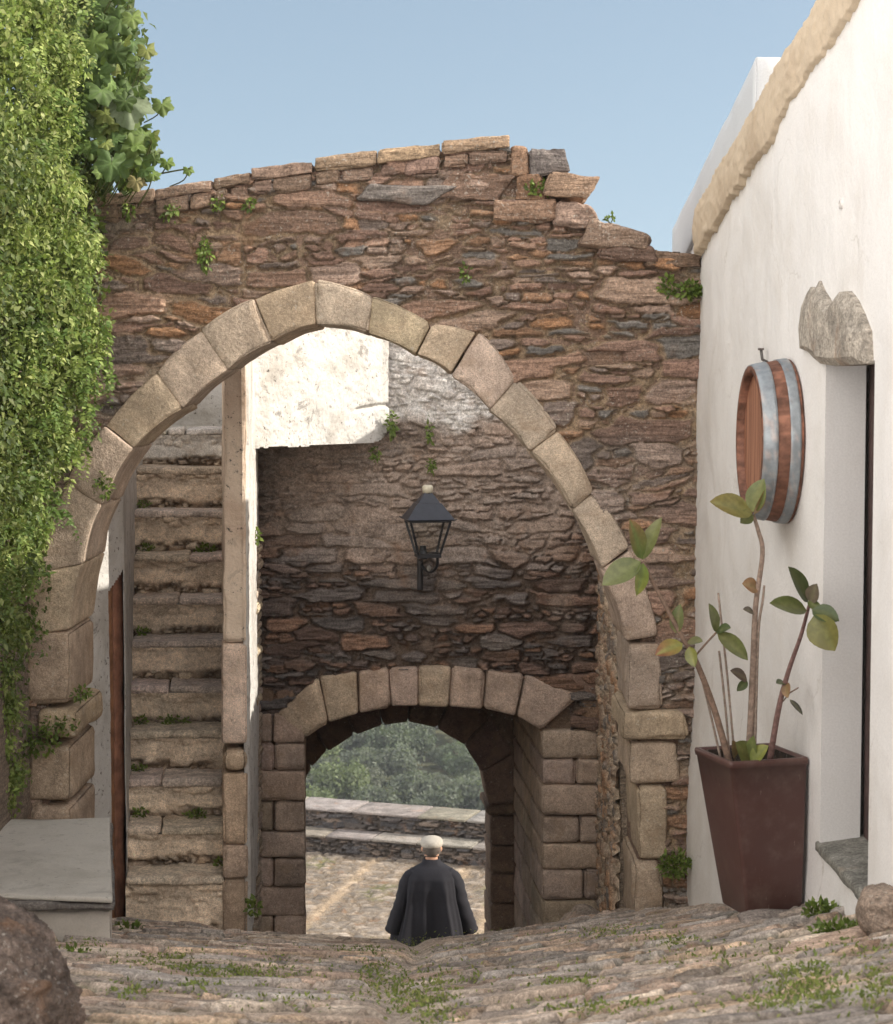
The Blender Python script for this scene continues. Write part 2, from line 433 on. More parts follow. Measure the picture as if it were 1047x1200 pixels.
# sloping lane under the gate and the terrace beyond
def lane_post(U, V, H, C, s, r):
    st = np.exp(-((U + .55 - .27 * (V - 21)) / .09) ** 2) + np.exp(-((U + 1.65 - .22 * (V - 21)) / .08) ** 2) + np.exp(-((U - .35 - .12 * (V - 21)) / .08) ** 2)
    st = np.clip(st, 0, 1)[..., None]
    C = C * (1 - .55 * st) + np.array((.44, .33, .22)) * .55 * st
    ms = sst(.1, .24, fbm(U * 1.2, V * 1.4, 179, 4)) * (1 - s) * .6
    C = C * (1 - ms[..., None]) + np.array((.10, .12, .04)) * ms[..., None]
    return H, C
pal_ter = [(.185, .16, .135), (.235, .20, .165), (.155, .135, .115), (.265, .225, .185), (.20, .17, .14)]
V_, F_, C_ = rubble(fr_ground, -5.2, 4.2, 11.02, 29., .034, .16, .11, 140, pal_ter, (.18, .14, .10), relief=.028, e0=.03, e1=.25,
                    lam=.003, warp=.03, und=.05, post=lane_post,
                    keep=lambda u, v: ((u - pl.x) * -pnv.x + (v - pl.y) * -pnv.y) < .3)
V_[:, 2] -= np.where(V_[:, 1] < 11.2, .01, 0)
tag(mk('terrace_ground', V_, F_, M['cobble'], None, C_), kind='structure')

# valley and hillside to the horizon
def hz(x, d):
    z = np.where(d < 45, -7.5 - (d - 26) * .55, np.where(d < 150, -17.95 - (d - 45) * .153, -34 + .12 * (np.minimum(d, 420) - 150)))
    z = np.where(d > 420, -1.6 - .05 * np.minimum(d - 420, 900), z)
    return z + 1.5 * fbm(x / 22., d / 22., 55, 3) * np.clip((d - 40) / 40, 0, 1)
yy = np.concatenate([np.linspace(24, 30, 4), np.linspace(34, 420, 120), np.linspace(450, 4000, 30)])
xx = np.concatenate([np.linspace(-3000, -130, 12), np.linspace(-120, 120, 80), np.linspace(130, 3000, 12)])
XX, YY = np.meshgrid(xx, yy)
k = NT('hillside_scrub')
n1 = k.noise(.35, 6, .6); n2 = k.noise(2.5, 4, .6)
c = k.mix(k.ramp(n1, .4, .65), (.055, .065, .03), (.12, .115, .06)); c = k.scale(c, k.ramp(n2, .3, .7, .7, 1.3))
mh = k.fin(c, .95, k.bump(n2, .8, .3))
tag(mk('hillside', np.stack([XX, YY, hz(XX, YY)], -1).reshape(-1, 3), grid_faces(len(xx), len(yy)), mh), kind='structure')

# ------------------------------------------------------------------ front arch wall
AD = 9.40
JI = [(82, 738), (97, 660), (118, 592), (156, 525), (214, 478), (267, 433), (318, 401), (371, 381), (432, 391), (487, 416), (529, 441),
      (574, 481), (621, 529), (671, 598), (705, 668), (733, 752)]
JO = [(26, 745), (42, 672), (80, 565), (122, 500), (183, 437), (236, 387), (297, 350), (369, 328), (436, 348), (506, 379), (562, 388),
      (606, 445), (655, 504), (697, 577), (740, 642), (772, 745)]
top_px = [(20, 236), (181, 226), (250, 217), (295, 206), (368, 198), (441, 188), (516, 178), (597, 169), (603, 203), (640, 215), (656, 250), (690, 266),
          (702, 287), (762, 292), (826, 300), (845, 300)]
def xz(px, py, d): p = P(px, py, d); return (p.x, p.z)
mid = [((a[0] + b[0]) / 2, (a[1] + b[1]) / 2) for a, b in zip(JI, JO)]
open_px = [(58, 1180)] + [(56, 860)] + mid + [(748, 800), (748, 1180)]
OPEN = [xz(x, y, AD) for x, y in open_px]
OPENR = [xz(x, y, AD) for x, y in [(50, 1180), (50, 860)] + [(a[0] * .12 + b[0] * .88, a[1] * .12 + b[1] * .88) for a, b in zip(JI, JO)] + [(768, 832), (795, 840), (795, 866), (788, 915), (776, 925), (776, 1180)]]
OUT = [xz(x, y, AD) for x, y in top_px]
BODY = [(OUT[0][0] - .25, -3.4), (OUT[0][0] - .25, OUT[0][1])] + OUT + [(OUT[-1][0] + .1, -3.4)]
arch = empty('arch_wall', (0, AD + .3, -2.7), 'tall ruined brown schist wall pierced by the large pointed granite arch', 'wall')
core_pts = BODY[:-1] + [BODY[-1]] + OPEN[::-1]
core_pts = [(x, z - .012 if i < len(OUT) + 2 and i > 0 else z) for i, (x, z) in enumerate(core_pts)]
extrude('core', core_pts, AD + .012, AD + .6, M['schist'], arch, col=(.22, .15, .11))
pal_front = [(.275, .175, .13), (.31, .20, .145), (.235, .15, .115), (.33, .20, .125), (.21, .165, .14), (.185, .17, .155), (.295, .21, .165), (.34, .19, .105), (.26, .17, .13), (.31, .22, .165), (.27, .195, .155)]
def front_post(U, V, H, C, s, r):
    # pointed-up mortar low on the left and right of the ring, bare weathered stone above
    pt = sst(.52, -.15, V + .25 * fbm(U * 2, V * 2, 201, 3)) * .5 + .5 * sst(-.55, -1.2, U)
    bare = np.clip(1 - pt, 0, 1)
    m = (1 - s)
    H = H - m * bare * .010
    C = C * (1 - (m * bare * .40)[..., None])
    grey = sst(-.05, .22, fbm(U * 1.1, V * 2.4, 203, 4))[..., None] * .5
    lum = C.mean(-1, keepdims=True)
    C = C * (1 - grey) + (lum * np.array((1.12, .98, .88))) * grey
    a_ = s * 1.0
    # a putlog hole
    hole = np.exp(-(((U - .745) / .075) ** 2) ** 2 - (((V - .125) / .026) ** 2) ** 2)
    H = H - .12 * hole; C = C * (1 - .6 * hole[..., None])
    return H, C
V_, F_, C_ = rubble(lambda U, V, H: np.stack([U, AD - H, V], -1), -2.1, 1.27, -2.75, 1.20, .0062, .40, .098, 200, pal_front, (.42, .31, .205),
                    relief=.030, e0=.02, e1=.15, lam=.011, warp=.022, und=.055, mdepth=.006, wv=1.1,
                    keep=lambda u, v: inpoly(u, v, BODY) & ~inpoly(u, v, OPENR), post=front_post)
mk('rubble_face', V_, F_, M['schist'], arch, C_)
ring = Acc()
gcol = (.49, .39, .29)
for i in range(len(JI) - 1):
    a, b, c_, d_ = JI[i], JI[i + 1], JO[i + 1], JO[i]
    if i < 7:
        q = [a, d_, c_, b]; q = [d_, a, b, c_]
    else: q = [a, d_, c_, b]
    g = 1.0
    cx = sum(p[0] for p in q) / 4; cy = sum(p[1] for p in q) / 4
    sh = 1.0 if i < 7 else .990
    q = [(cx + (x - cx) * sh, cy + (y - cy) * sh) for x, y in q]
    f = [P(x, y, AD - .045 - (.012 * (h2(i, 1, 4) - .3))) for x, y in q]
    bk = [p + Vector((0, .63, 0)) for p in f]
    ex, ey = (c_[0] + d_[0] - a[0] - b[0]) / 2, (c_[1] + d_[1] - a[1] - b[1]) / 2; el = math.hypot(ex, ey)
    sg = Vector((ex / el, 0, -ey / el)) * (3.2 * AD / F)
    # keep orientation bl, br, tr, tl whatever the turn of the ring
    rblock(ring, f, bk, r=.012 if i < 7 else .018, amp=.010, freq=6, n=(12, 10, 8), col=np.array(gcol) * (1.0 if i < 7 else .97), seed=300 + i, cvar=.09, sag=sg)
ring.build('arch_ring', M['granite'], arch)
jb = Acc()
left_j = [(28, 84, 828, 738), (42, 92, 868, 830), (30, 84, 872, 942), (34, 85, 944, 1010), (30, 85, 1012, 1085), (-10, 26, 875, 930), (-20, 22, 935, 1010), (-15, 25, 815, 872)]
for i, (x0, x1, y0, y1) in enumerate(left_j):
    if y0 < y1: y0, y1 = y1, y0
    yblock(jb, [(x0, y0 - 2), (x1, y0 - 2), (x1, y1 + 2), (x0, y1 + 2)], AD - (.075 if i == 1 else .05), AD + .58, r=.035, amp=.012, freq=5, n=(8, 8, 8), col=(.38, .29, .205), seed=330 + i, cvar=.15)
right_j = [([735, 779, 833, 752],), ([729, 809, 868, 834],), ([737, 800, 920, 870],), ([741, 787, 1012, 921],), ([736, 780, 1100, 1010],)]
for i, (b4,) in enumerate(right_j):
    x0, x1, y0, y1 = b4
    ins = (x1 - x0) * .09
    yblock(jb, [(x0 + (6 if i in (3, 4) else 1), y0 - 2), (x1 - 1, y0 - 2), (x1 - ins, y1 + 1), (x0 + ins * (1.4 if i in (3, 4) else .3), y1 + 1)], AD - .042 - .02 * (i == 1), AD + .58, r=.032 if i > 2 else .022, amp=.014, freq=5, n=(8, 10, 8),
           col=(.40, .32, .24), seed=350 + i, cvar=.12)
jb.build('jamb', M['granite'], arch)
cp = Acc()
for i, (x0, x1, ya, yb, th) in enumerate([(100, 180, 230, 222, 12), (181, 249, 221, 210, 13), (250, 293, 208, 201, 13), (294, 367, 196, 188, 15), (369, 441, 184, 177, 15), (443, 516, 175, 167, 16), (518, 598, 165, 157, 15)]):
    yblock(cp, [(x0, ya + th), (x1, yb + th), (x1, yb), (x0, ya)], AD - .055, AD + .55, r=.008, amp=.011, freq=11, n=(26, 4, 10), col=(.34, .24, .17), seed=370 + i, cvar=.2)
    xm = x0 + (x1 - x0) * (.35 + .3 * h2(i, 1, 3))
    for (a, b) in ((x0 + 2, xm - 2), (xm + 1, x1 - 3)):
        f = lambda x: ya + (yb - ya) * (x - x0) / (x1 - x0)
        yblock(cp, [(a, f(a) + th + 17), (b, f(b) + th + 17), (b, f(b) + th + 1), (a, f(a) + th + 1)], AD - .03 - .02 * h2(i, int(a), 2), AD + .5, r=.012, amp=.016, freq=11, n=(18, 7, 8), col=(.29, .20, .145), seed=380 + i + int(a), cvar=.25)
cp.build('coping', M['schist'], arch)
rt = Acc()
for i, (q, c_, dd) in enumerate([
    ([(600, 204), (619, 203), (618, 173), (601, 171)], (.30, .19, .12), .04),
    ([(620, 209), (671, 203), (664, 171), (620, 172)], (.17, .15, .135), .06),
    ([(634, 229), (690, 232), (706, 205), (645, 199)], (.30, .20, .135), .10),
    ([(576, 259), (655, 258), (651, 233), (580, 234)], (.30, .20, .145), .07),
    ([(600, 236), (640, 236), (632, 205), (604, 206)], (.24, .15, .10), .05),
    ([(650, 262), (712, 268), (694, 243), (655, 236)], (.33, .24, .17), .07),
    ([(678, 286), (758, 291), (762, 275), (692, 258)], (.28, .195, .14), .08),
    ([(500, 232), (585, 236), (604, 206), (530, 199)], (.23, .155, .11), .045),
    ([(418, 233), (500, 240), (532, 219), (435, 216)], (.19, .165, .145), .045),
    ([(700, 300), (770, 305), (765, 291), (705, 288)], (.22, .15, .11), .05),
    ([(755, 312), (826, 314), (824, 298), (762, 293)], (.22, .15, .11), .05)]):
    yblock(rt, q, AD - dd, AD + .42, r=.014, amp=.026, freq=9, n=(26, 14, 12), col=c_, seed=400 + i, cvar=.08)
rt.build('broken_crest', M['schist'], arch)

# ------------------------------------------------------------------ gate wall
GD = 13.0; SH = -.072
gate = empty('gate_wall', (0, GD, -4.), 'dark shaded schist wall holding the low granite gateway and the lantern', 'wall')
GI = [(359, 866), (385, 848), (421, 837), (458, 830), (491, 828), (526, 829), (566, 832), (605, 840), (635, 857)]
GO = [(322, 838), (374, 793), (420, 787), (456, 783), (491, 782), (530, 781), (570, 785), (616, 790), (682, 815)]
gopen = [xz(x, y, GD) for x, y in [(356, 1330), (356, 868), (384, 846), (420, 834), (456, 828), (491, 824), (526, 825), (566, 828), (606, 836), (640, 852), (640, 1330)]]
zt = xz(500, 372, GD)[1]
gbody = [(xz(283, 500, GD)[0], -6.2), (xz(283, 500, GD)[0], zt), (1.75, zt), (1.75, -6.2)]
extrude('core', gbody + gopen[::-1], GD + .02, GD + 1.8, M['granite_gate'], gate, SH, (.22, .155, .11))
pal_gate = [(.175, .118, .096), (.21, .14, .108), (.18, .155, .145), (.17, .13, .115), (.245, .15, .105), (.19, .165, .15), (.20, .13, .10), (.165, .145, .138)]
ZW = xz(500, 500, GD)[1]
def gate_post(U, V, H, C, s, r):
    nz = fbm(U * 3.2, V * 3.2, 501, 4)
    # mortar-coated upper part, bare stone below
    co = sst(-.55, .0, V + 1.0 + .55 * nz - .25 * np.abs(U) ) * .8
    co = np.maximum(co, .9 * sst(.10, .28, fbm(U * 2.3, V * 2.0, 505, 4)) * sst(-1.9, -1.2, V))
    H = H * (1 - .7 * co) + co * (.012 + .022 * fbm(U * 11, V * 11, 502, 4))
    mc = np.array((.40, .32, .265)) * (1 + .9 * fbm(U * 6, V * 6, 503, 5))[..., None]
    C = C * (1 - .85 * co[..., None]) + mc * .85 * co[..., None]
    wm = sst(ZW - .035, ZW + .07, V + .22 * nz + .06 * fbm(U * 14, V * 14, 504, 3))
    wm = wm * (.72 + .28 * sst(-.1, .1, fbm(U * 9, V * 9, 506, 4)))
    H = H * (1 - wm * .4) + wm * .012
    C = C * (1 - wm[..., None]) + np.array((.66, .63, .60)) * wm[..., None]
    return H, C, s * (1 - co) * (1 - wm)
gblk = [xz(x, y, GD) for x, y in [(306, 1330), (306, 836), (330, 838), (350, 812), (376, 798), (420, 791), (456, 787), (490, 786), (530, 785), (570, 789), (614, 794), (668, 812), (668, 858), (702, 858), (702, 1330)]]
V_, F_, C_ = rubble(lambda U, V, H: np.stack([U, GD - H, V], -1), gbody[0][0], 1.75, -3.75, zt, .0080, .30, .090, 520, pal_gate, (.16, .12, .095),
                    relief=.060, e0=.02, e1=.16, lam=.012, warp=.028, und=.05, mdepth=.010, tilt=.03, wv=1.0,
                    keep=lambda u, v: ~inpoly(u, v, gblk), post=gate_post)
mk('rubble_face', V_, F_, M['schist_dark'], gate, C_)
gr = Acc(); gg = (.48, .375, .30)
for i in range(len(GI) - 1):
    a, b = GI[i], GI[i + 1]; c_, d_ = GO[i + 1], GO[i]
    q = [a, b, c_, d_]
    cx = sum(p[0] for p in q) / 4; cy = sum(p[1] for p in q) / 4
    q = [(cx + (x - cx) * .972, cy + (y - cy) * .985) for x, y in q]
    yblock(gr, q, GD - .07 - .015 * h2(i, 2, 2), GD + .45, SH, r=.022, amp=.008, freq=6, n=(9, 8, 6), col=gg, seed=540 + i, cvar=.1)
gr.build('arch_ring', M['granite_gate'], gate)
gj = Acc()
rows = [835, 871, 904, 939, 975, 1007, 1040, 1074, 1110, 1150, 1200, 1250, 1300]
for i in range(len(rows) - 1):
    y0, y1 = rows[i + 1], rows[i]
    xs = [(303, 359)] if i % 2 == 0 else [(303, 321), (321, 359)]
    if i == 0: xs = [(304, 320), (320, 358)]
    for j, (x0, x1) in enumerate(xs):
        yblock(gj, [(x0 + .7, y0 - .7), (x1 - .7, y0 - .7), (x1 - .7, y1 + .7), (x0 + .7, y1 + .7)], GD - .06 - .02 * h2(i, j, 4), GD + .6, SH, r=.022, amp=.009, freq=6, n=(7, 6, 6),
               col=np.array((.47, .36, .29)) * (1 if (i + j) % 3 else .8), seed=560 + i * 3 + j, cvar=.12)
rows = [856, 890, 920, 957, 989, 1020, 1055, 1090, 1130, 1170, 1220, 1270, 1310]
for i in range(len(rows) - 1):
    y0, y1 = rows[i + 1], rows[i]
    xs = [(635, 704)] if i % 2 == 0 else [(635, [680, 676, 685][i % 3]), ([680, 676, 685][i % 3], 706)]
    for j, (x0, x1) in enumerate(xs):
        yblock(gj, [(x0 + .7, y0 - .7), (x1 - .7, y0 - .7), (x1 - .7, y1 + .7), (x0 + .7, y1 + .7)], GD - .06 - .02 * h2(i, j, 5), GD + .55 + .1 * (i % 2), SH, r=.022, amp=.009, freq=6, n=(8, 6, 6),
               col=np.array((.50, .39, .31)) * (1 if (i + j) % 3 else .85), seed=600 + i * 3 + j, cvar=.12)
    # deeper blocks of the right reveal
    for (da, db) in ((GD + .56 + .1 * (i % 2), GD + 1.2 - .1 * (i % 2)), (GD + 1.205 - .1 * (i % 2), GD + 1.79)):
        p0 = [P(x, y, GD - .06) for x, y in [(635.7, y0 - .7), (700, y0 - .7), (700, y1 + .7), (635.7, y1 + .7)]]
        f = [p + Vector((SH * (da - GD), da - GD + .06, 0)) for p in p0]; bq = [p + Vector((SH * (db - GD), db - GD + .06, 0)) for p in p0]
        rblock(gj, f, bq, r=.02, amp=.009, freq=6, n=(5, 6, 7), col=(.46, .35, .27), seed=640 + i * 5 + int(da * 3), cvar=.14)
for (x0, x1, y0, y1, cc) in [(654, 705, 815, 790, .95), (682, 706, 852, 816, .8), (303, 322, 832, 805, .55), (322, 346, 834, 806, .7)]:
    yblock(gj, [(x0, y0), (x1, y0), (x1, y1), (x0, y1)], GD - .05, GD + .4, SH, r=.02, amp=.009, freq=6, n=(8, 6, 5), col=np.array((.29, .195, .14)) * cc, seed=int(x0), cvar=.1)
gj.build('jamb', M['granite_gate'], gate)
# inner arch at the outer end of the gate passage
ID = 14.8
II = [(345, 948), (352, 925), (366, 900), (385, 881), (416, 861), (449, 850), (478, 847), (513, 854), (544, 874), (565, 905), (574, 945)]
IO = [(315, 940), (322, 908), (338, 872), (360, 845), (400, 822), (440, 808), (482, 804), (532, 812), (575, 838), (602, 882), (614, 938)]
iopen = [xz(x, y, ID) for x, y in [(344, 1330)] + [((a[0] + b[0]) / 2, (a[1] + b[1]) / 2) for a, b in zip(II, IO)] + [(594, 1330)]]
ib = [(-1.5, -6.4), (-1.5, -1.2), (1.6, -1.2), (1.6, -6.4)]
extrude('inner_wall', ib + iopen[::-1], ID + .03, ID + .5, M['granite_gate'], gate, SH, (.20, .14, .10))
ia = Acc()
for i in range(len(II) - 1):
    q = [II[i], II[i + 1], IO[i + 1], IO[i]]
    cx = sum(p[0] for p in q) / 4; cy = sum(p[1] for p in q) / 4
    q = [(cx + (x - cx) * .97, cy + (y - cy) * .99) for x, y in q]
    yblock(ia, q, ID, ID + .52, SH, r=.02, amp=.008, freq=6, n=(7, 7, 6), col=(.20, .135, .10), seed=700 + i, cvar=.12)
rows = [945, 956, 992, 1025, 1060, 1100, 1150, 1200, 1250, 1310]
for i in range(len(rows) - 1):
    y0, y1 = rows[i + 1], rows[i]
    e = 5 if i == 0 else 0
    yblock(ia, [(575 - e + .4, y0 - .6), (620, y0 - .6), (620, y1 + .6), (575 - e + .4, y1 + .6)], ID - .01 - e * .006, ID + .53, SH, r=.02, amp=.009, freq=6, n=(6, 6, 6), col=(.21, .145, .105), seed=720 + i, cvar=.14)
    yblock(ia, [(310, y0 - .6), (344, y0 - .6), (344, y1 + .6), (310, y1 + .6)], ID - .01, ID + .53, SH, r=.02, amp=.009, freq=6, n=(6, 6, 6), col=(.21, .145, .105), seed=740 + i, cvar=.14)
ia.build('inner_arch', M['granite_gate'], gate)

# passage side wall on the right, between the arch and the gate
sw0 = Vector((.872, 9.94, 0)); sw1 = Vector((1.006, 12.99, 0)); sd = (sw1 - sw0); SL = sd.length; sd.normalize(); sn = Vector((-sd.y, sd.x, 0))
def fr_side(U, V, H):
    return np.stack([sw0.x + sd.x * U + sn.x * H, sw0.y + sd.y * U + sn.y * H, V], -1)
pal_side = [(.30, .21, .15), (.38, .29, .21), (.24, .16, .11), (.33, .19, .11), (.19, .16, .14)]
V_, F_, C_ = rubble(fr_side, .0, SL, -3.9, -.55, .013, .34, .10, 760, pal_side, (.50, .41, .31), relief=.028, e0=.08, e1=.28, lam=.006, warp=.04, und=.06, mdepth=.006, smear=.6, tilt=.004)
sidew = tag(mk('passage_wall', V_, F_, M['schist'], None, C_), 'narrow strip of mortared rubble wall linking the big arch to the gateway at right', 'wall')
extrude('core', [(.878, -4.), (.878, -.56), (1.6, -.56), (1.6, -4.)], 9.965, 12.9, M['schist'], sidew, .04)

# ------------------------------------------------------------------ splayed white wall above the stairs
p0 = P(293, 525, 11.9); p1 = P(456, 518, 12.94)
wd = Vector((p1.x - p0.x, p1.y - p0.y, 0)); WL = wd.length; wd.normalize(); wn = Vector((wd.y, -wd.x, 0))
def slabgrid(frame, u0, u1, v0, v1, res, hfn, keep=None):
    nu = int((u1 - u0) / res) + 1; nv = int((v1 - v0) / res) + 1
    U, V = np.meshgrid(np.linspace(u0, u1, nu), np.linspace(v0, v1, nv))
    Vt = frame(U, V, hfn(U, V)).reshape(-1, 3)
    kp = None
    if keep is not None: kp = keep((U[:-1, :-1] + U[1:, 1:]) / 2, (V[:-1, :-1] + V[1:, 1:]) / 2)
    return compact(Vt, grid_faces(nu, nv, kp), None)[:2]
zb0, zb1, ztp = p0.z, p1.z, .46
def hfn_white(U, V):
    h = .03 * fbm(U * 3, V * 3, 801, 5) + .018 * fbm(U * 14, V * 14, 802, 4, .6)
    zl = zb0 + (zb1 - zb0) * U / WL
    crack = np.exp(-((V - (zl + .22 + .02 * np.sin(U * 6))) / .012) ** 2) * sst(.72 * WL, .78 * WL, U)
    return h - .03 * crack
def keep_white(U, V):
    zl = zb0 + (zb1 - zb0) * U / WL
    rr = .16; cx = WL - rr; cz = zl + rr
    corner = (U > cx) & (V < cz) & ((U - cx) ** 2 + (V - cz) ** 2 > rr * rr)
    return (V > zl + .012 * fbm(U * 12, U * 3, 805, 3)) & ~corner
V_, F_ = slabgrid(lambda U, V, H: np.stack([p0.x + wd.x * U + wn.x * H, p0.y + wd.y * U + wn.y * H, V], -1), 0, WL, min(zb0, zb1) - .02, ztp, .008, hfn_white, keep_white)
sp = tag(mk('whitewashed_wall', V_, F_, M['oldwhite']), 'sunlit blotchy white wall standing above the shaded stone beside the stairs', 'wall')
bm = bmesh.new()
zz = [(0, zb0 + .02), (WL - .15, zb0 + (zb1 - zb0) * .8 + .02), (WL - .02, zb1 + .17), (WL - .02, ztp), (0, ztp)]
A = [bm.verts.new((p0.x + wd.x * u - wn.x * .03, p0.y + wd.y * u - wn.y * .03, z)) for u, z in zz]
B = [bm.verts.new((p0.x + wd.x * u - wn.x * .03 + (-.05), max(p0.y + wd.y * u - wn.y * .03 + .12, 13.1), z)) for u, z in zz]
for i in range(5): bm.faces.new((A[i], A[(i + 1) % 5], B[(i + 1) % 5], B[i]))
bm.faces.new(A[::-1]); bm.faces.new(B); bmesh.ops.recalc_face_normals(bm, faces=bm.faces)
me = bpy.data.meshes.new('core'); bm.to_mesh(me); bm.free(); me.materials.append(M['oldwhite'])
o = bpy.data.objects.new('core', me); COL.objects.link(o); put(o, sp)

# ------------------------------------------------------------------ staircase
stair = empty('staircase', P(206, 1085, 10.3), 'steep flight of worn plastered stone steps rising behind the arch', 'staircase')
ytop = [1027, 968, 912, 856, 803, 750, 700, 650, 598, 548, 502]
zprev = P(206, 1100, 10.3).z
pal_step = [(.42, .32, .23), (.52, .42, .31), (.33, .25, .18), (.56, .47, .37), (.28, .22, .17)]
for i, yt in enumerate(ytop):
    d = 10.3 + .25 * i
    xl = 148 + 1.3 * i; xr = 264
    L = P(xl, yt, d); R = P(xr, yt, d)
    zt_ = L.z; th = .045
    def pf(U, V, H, C, s, r, za=zprev, zb=zt_ - th, sd_=i):
        t = (V - za) / (zb - za)
        pc = sst(.16, .36, t + .55 * fbm(U * 5, V * 7 + sd_ * 3, 830 + sd_, 4)) * (.9 if sd_ < 10 else 1)
        ero = sst(.62, .78, t + .5 * fbm(U * 7, V * 9 + sd_ * 5, 850 + sd_, 3)) * .35
        pc = pc * (1 - ero)
        H = H * (1 - pc) + pc * (.028 + .012 * fbm(U * 9, V * 12, 840 + sd_, 4))
        base = np.array((.82, .67, .515)) if sd_ < 10 else np.array((.72, .69, .64))
        pcv = base * (1 + .55 * fbm(U * 4, V * 9, 845 + sd_, 4))[..., None]
        C = C * (1 - pc[..., None]) + pcv * pc[..., None]
        dk = sst(.05, .2, fbm(U * 6, V * 18, 860 + sd_, 4)) * .3 * (1 - .7 * pc)
        C = C * (1 - dk[..., None]) + np.array((.06, .05, .035)) * dk[..., None]
        return H, C
    V_, F_, C_ = rubble(lambda U, V, H, d=d: np.stack([U, d - H, V], -1), L.x, R.x, zprev - .02, zt_ - th + .004, .0085, .10, .04, 870 + i, pal_step, (.17, .12, .08),
                        relief=.028, e0=.05, e1=.22, lam=.004, warp=.02, und=.02, mdepth=.012, post=pf)
    st = mk('step', V_, F_, M['granite'], stair, C_)
    t = Acc()
    nsl = 1 + (i % 3 == 1) + (i % 4 == 2)
    cuts = [0] + sorted([.3 + .4 * h2(i, k, 31) for k in range(nsl - 1)]) + [1]
    bl = P(xl, yt, d + .34)
    for a, b in zip(cuts[:-1], cuts[1:]):
        fx0 = L.x + (R.x - L.x) * a; fx1 = L.x + (R.x - L.x) * b - .004
        dz = .008 * (h2(i, int(a * 50), 33) - .5)
        f = [(fx0, d - .035, zt_ - th + dz), (fx1, d - .03, zt_ - th - dz), (fx1, d - .03, zt_ - dz), (fx0, d - .035, zt_ + dz)]
        sft = -.09 * .36
        rblock(t, f, [(x + sft, d + .32, z + .006) for x, y, z in f], r=.013, amp=.007, freq=9, n=(12, 3, 8), col=(.58, .48, .40) if i < 10 else (.6, .56, .5), seed=900 + i * 4 + int(a * 10), cvar=.12)
    t.build('tread', M['slate'], st)
    zprev = zt_
# upper landing and the shaded wall behind it
ld = Acc()
f = [(-2.3, 13.05, zprev - .1), (-1.35, 13.05, zprev - .1), (-1.35, 13.05, zprev), (-2.3, 13.05, zprev)]
rblock(ld, f, [(x, 14.2, z) for x, y, z in f], r=.02, amp=.006, col=(.5, .46, .4), seed=5)
ld.build('landing', M['slate'], stair)
lw = tag(extrude('landing_wall', [(-2.5, -4.2), (-2.5, .7), (-1.33, .7), (-1.33, -4.2)], 13.62, 13.9, M['oldwhite']), 'shaded grey white wall at the head of the stairs', 'wall')

# cheek wall of the stairs
cheek = empty('stair_parapet', P(276, 1090, 10.25), 'slender beige plastered wall with a sunlit white flank right of the stairs', 'wall')
def cheek_block(acc, x0, x1, ya, yb, d0=10.25, d1=12.9, xb=(262, 299), **kw):
    f = [P(x0, ya, d0), P(x1, ya, d0), P(x1, yb, d0), P(x0, yb, d0)]
    bx0 = P(xb[0], 600, d1).x; bx1 = P(xb[1], 600, d1).x
    bq = [Vector((bx0, d1, f[0].z)), Vector((bx1, d1, f[0].z)), Vector((bx1, d1, f[2].z)), Vector((bx0, d1, f[2].z))]
    rblock(acc, f, bq, **kw)
a = Acc(); cheek_block(a, 262.5, 288.6, 752, 420, r=.010, amp=.010, freq=6, n=(8, 60, 30), col=(.52, .38, .26), seed=31); a.build('shaft', M['stairplaster'], cheek)
a = Acc(); cheek_block(a, 260, 289, 872, 754, r=.022, amp=.005, freq=5, n=(8, 16, 6), d1=10.6, xb=(259, 290), col=(.64, .51, .39), seed=32)
cheek_block(a, 261, 289, 905, 880, r=.045, amp=.004, freq=5, n=(8, 8, 6), d0=10.22, d1=10.6, xb=(259, 290), col=(.50, .38, .29), seed=33)
a.build('capital', M['granite'], cheek)
a = Acc()
for j, (ya, yb) in enumerate([(990, 907), (1030, 992), (1110, 1032)]):
    cheek_block(a, 261.5, 289.5, ya, yb, r=.015, amp=.005, freq=5, n=(8, 12, 6), d1=10.6, xb=(259, 290), col=(.46, .34, .255), seed=34 + j)
a.build('post_block', M['granite_gate'], cheek)
# lime coat of the flank
q0 = P(288.9, 600, 10.262); q1 = P(301, 600, 12.9); cd = Vector((q1.x - q0.x, q1.y - q0.y, 0)); CL = cd.length; cd.normalize(); cn = Vector((cd.y, -cd.x, 0))
z0_, z1_ = P(290, 1110, 10.25).z, P(290, 420, 10.25).z
V_, F_ = slabgrid(lambda U, V, H: np.stack([q0.x + cd.x * U + cn.x * H, q0.y + cd.y * U + cn.y * H, V], -1), -.02, CL, z0_, z1_, .016,
                  lambda U, V: (.009 + .018 * fbm(U * 5, V * 5, 811, 4) + .010 * fbm(U * 22, V * 22, 812, 3)) * sst(0, .06, U) - .02 * (1 - sst(0, .045, U)))
mk('lime_coat', V_, F_, M['oldwhite'], cheek)
ru = Acc()
for j in range(46):
    y = 640 + j * 10 + 4 * h2(j, 1, 2); d = 12.0 + .6 * h2(j, 2, 2)
    xx0 = 298.5 + 2.5 * h2(j, 3, 2)
    if y > 1110: break
    yblock(ru, [(xx0 - 5, y + 10), (xx0 + 3, y + 9), (xx0 + 2.5, y), (xx0 - 5, y)], d, d + .3, r=.02, amp=.014, n=(4, 4, 4), col=(.42, .34, .26), seed=940 + j, cvar=.3)
ru.build('rubble_edge', M['schist'], cheek)

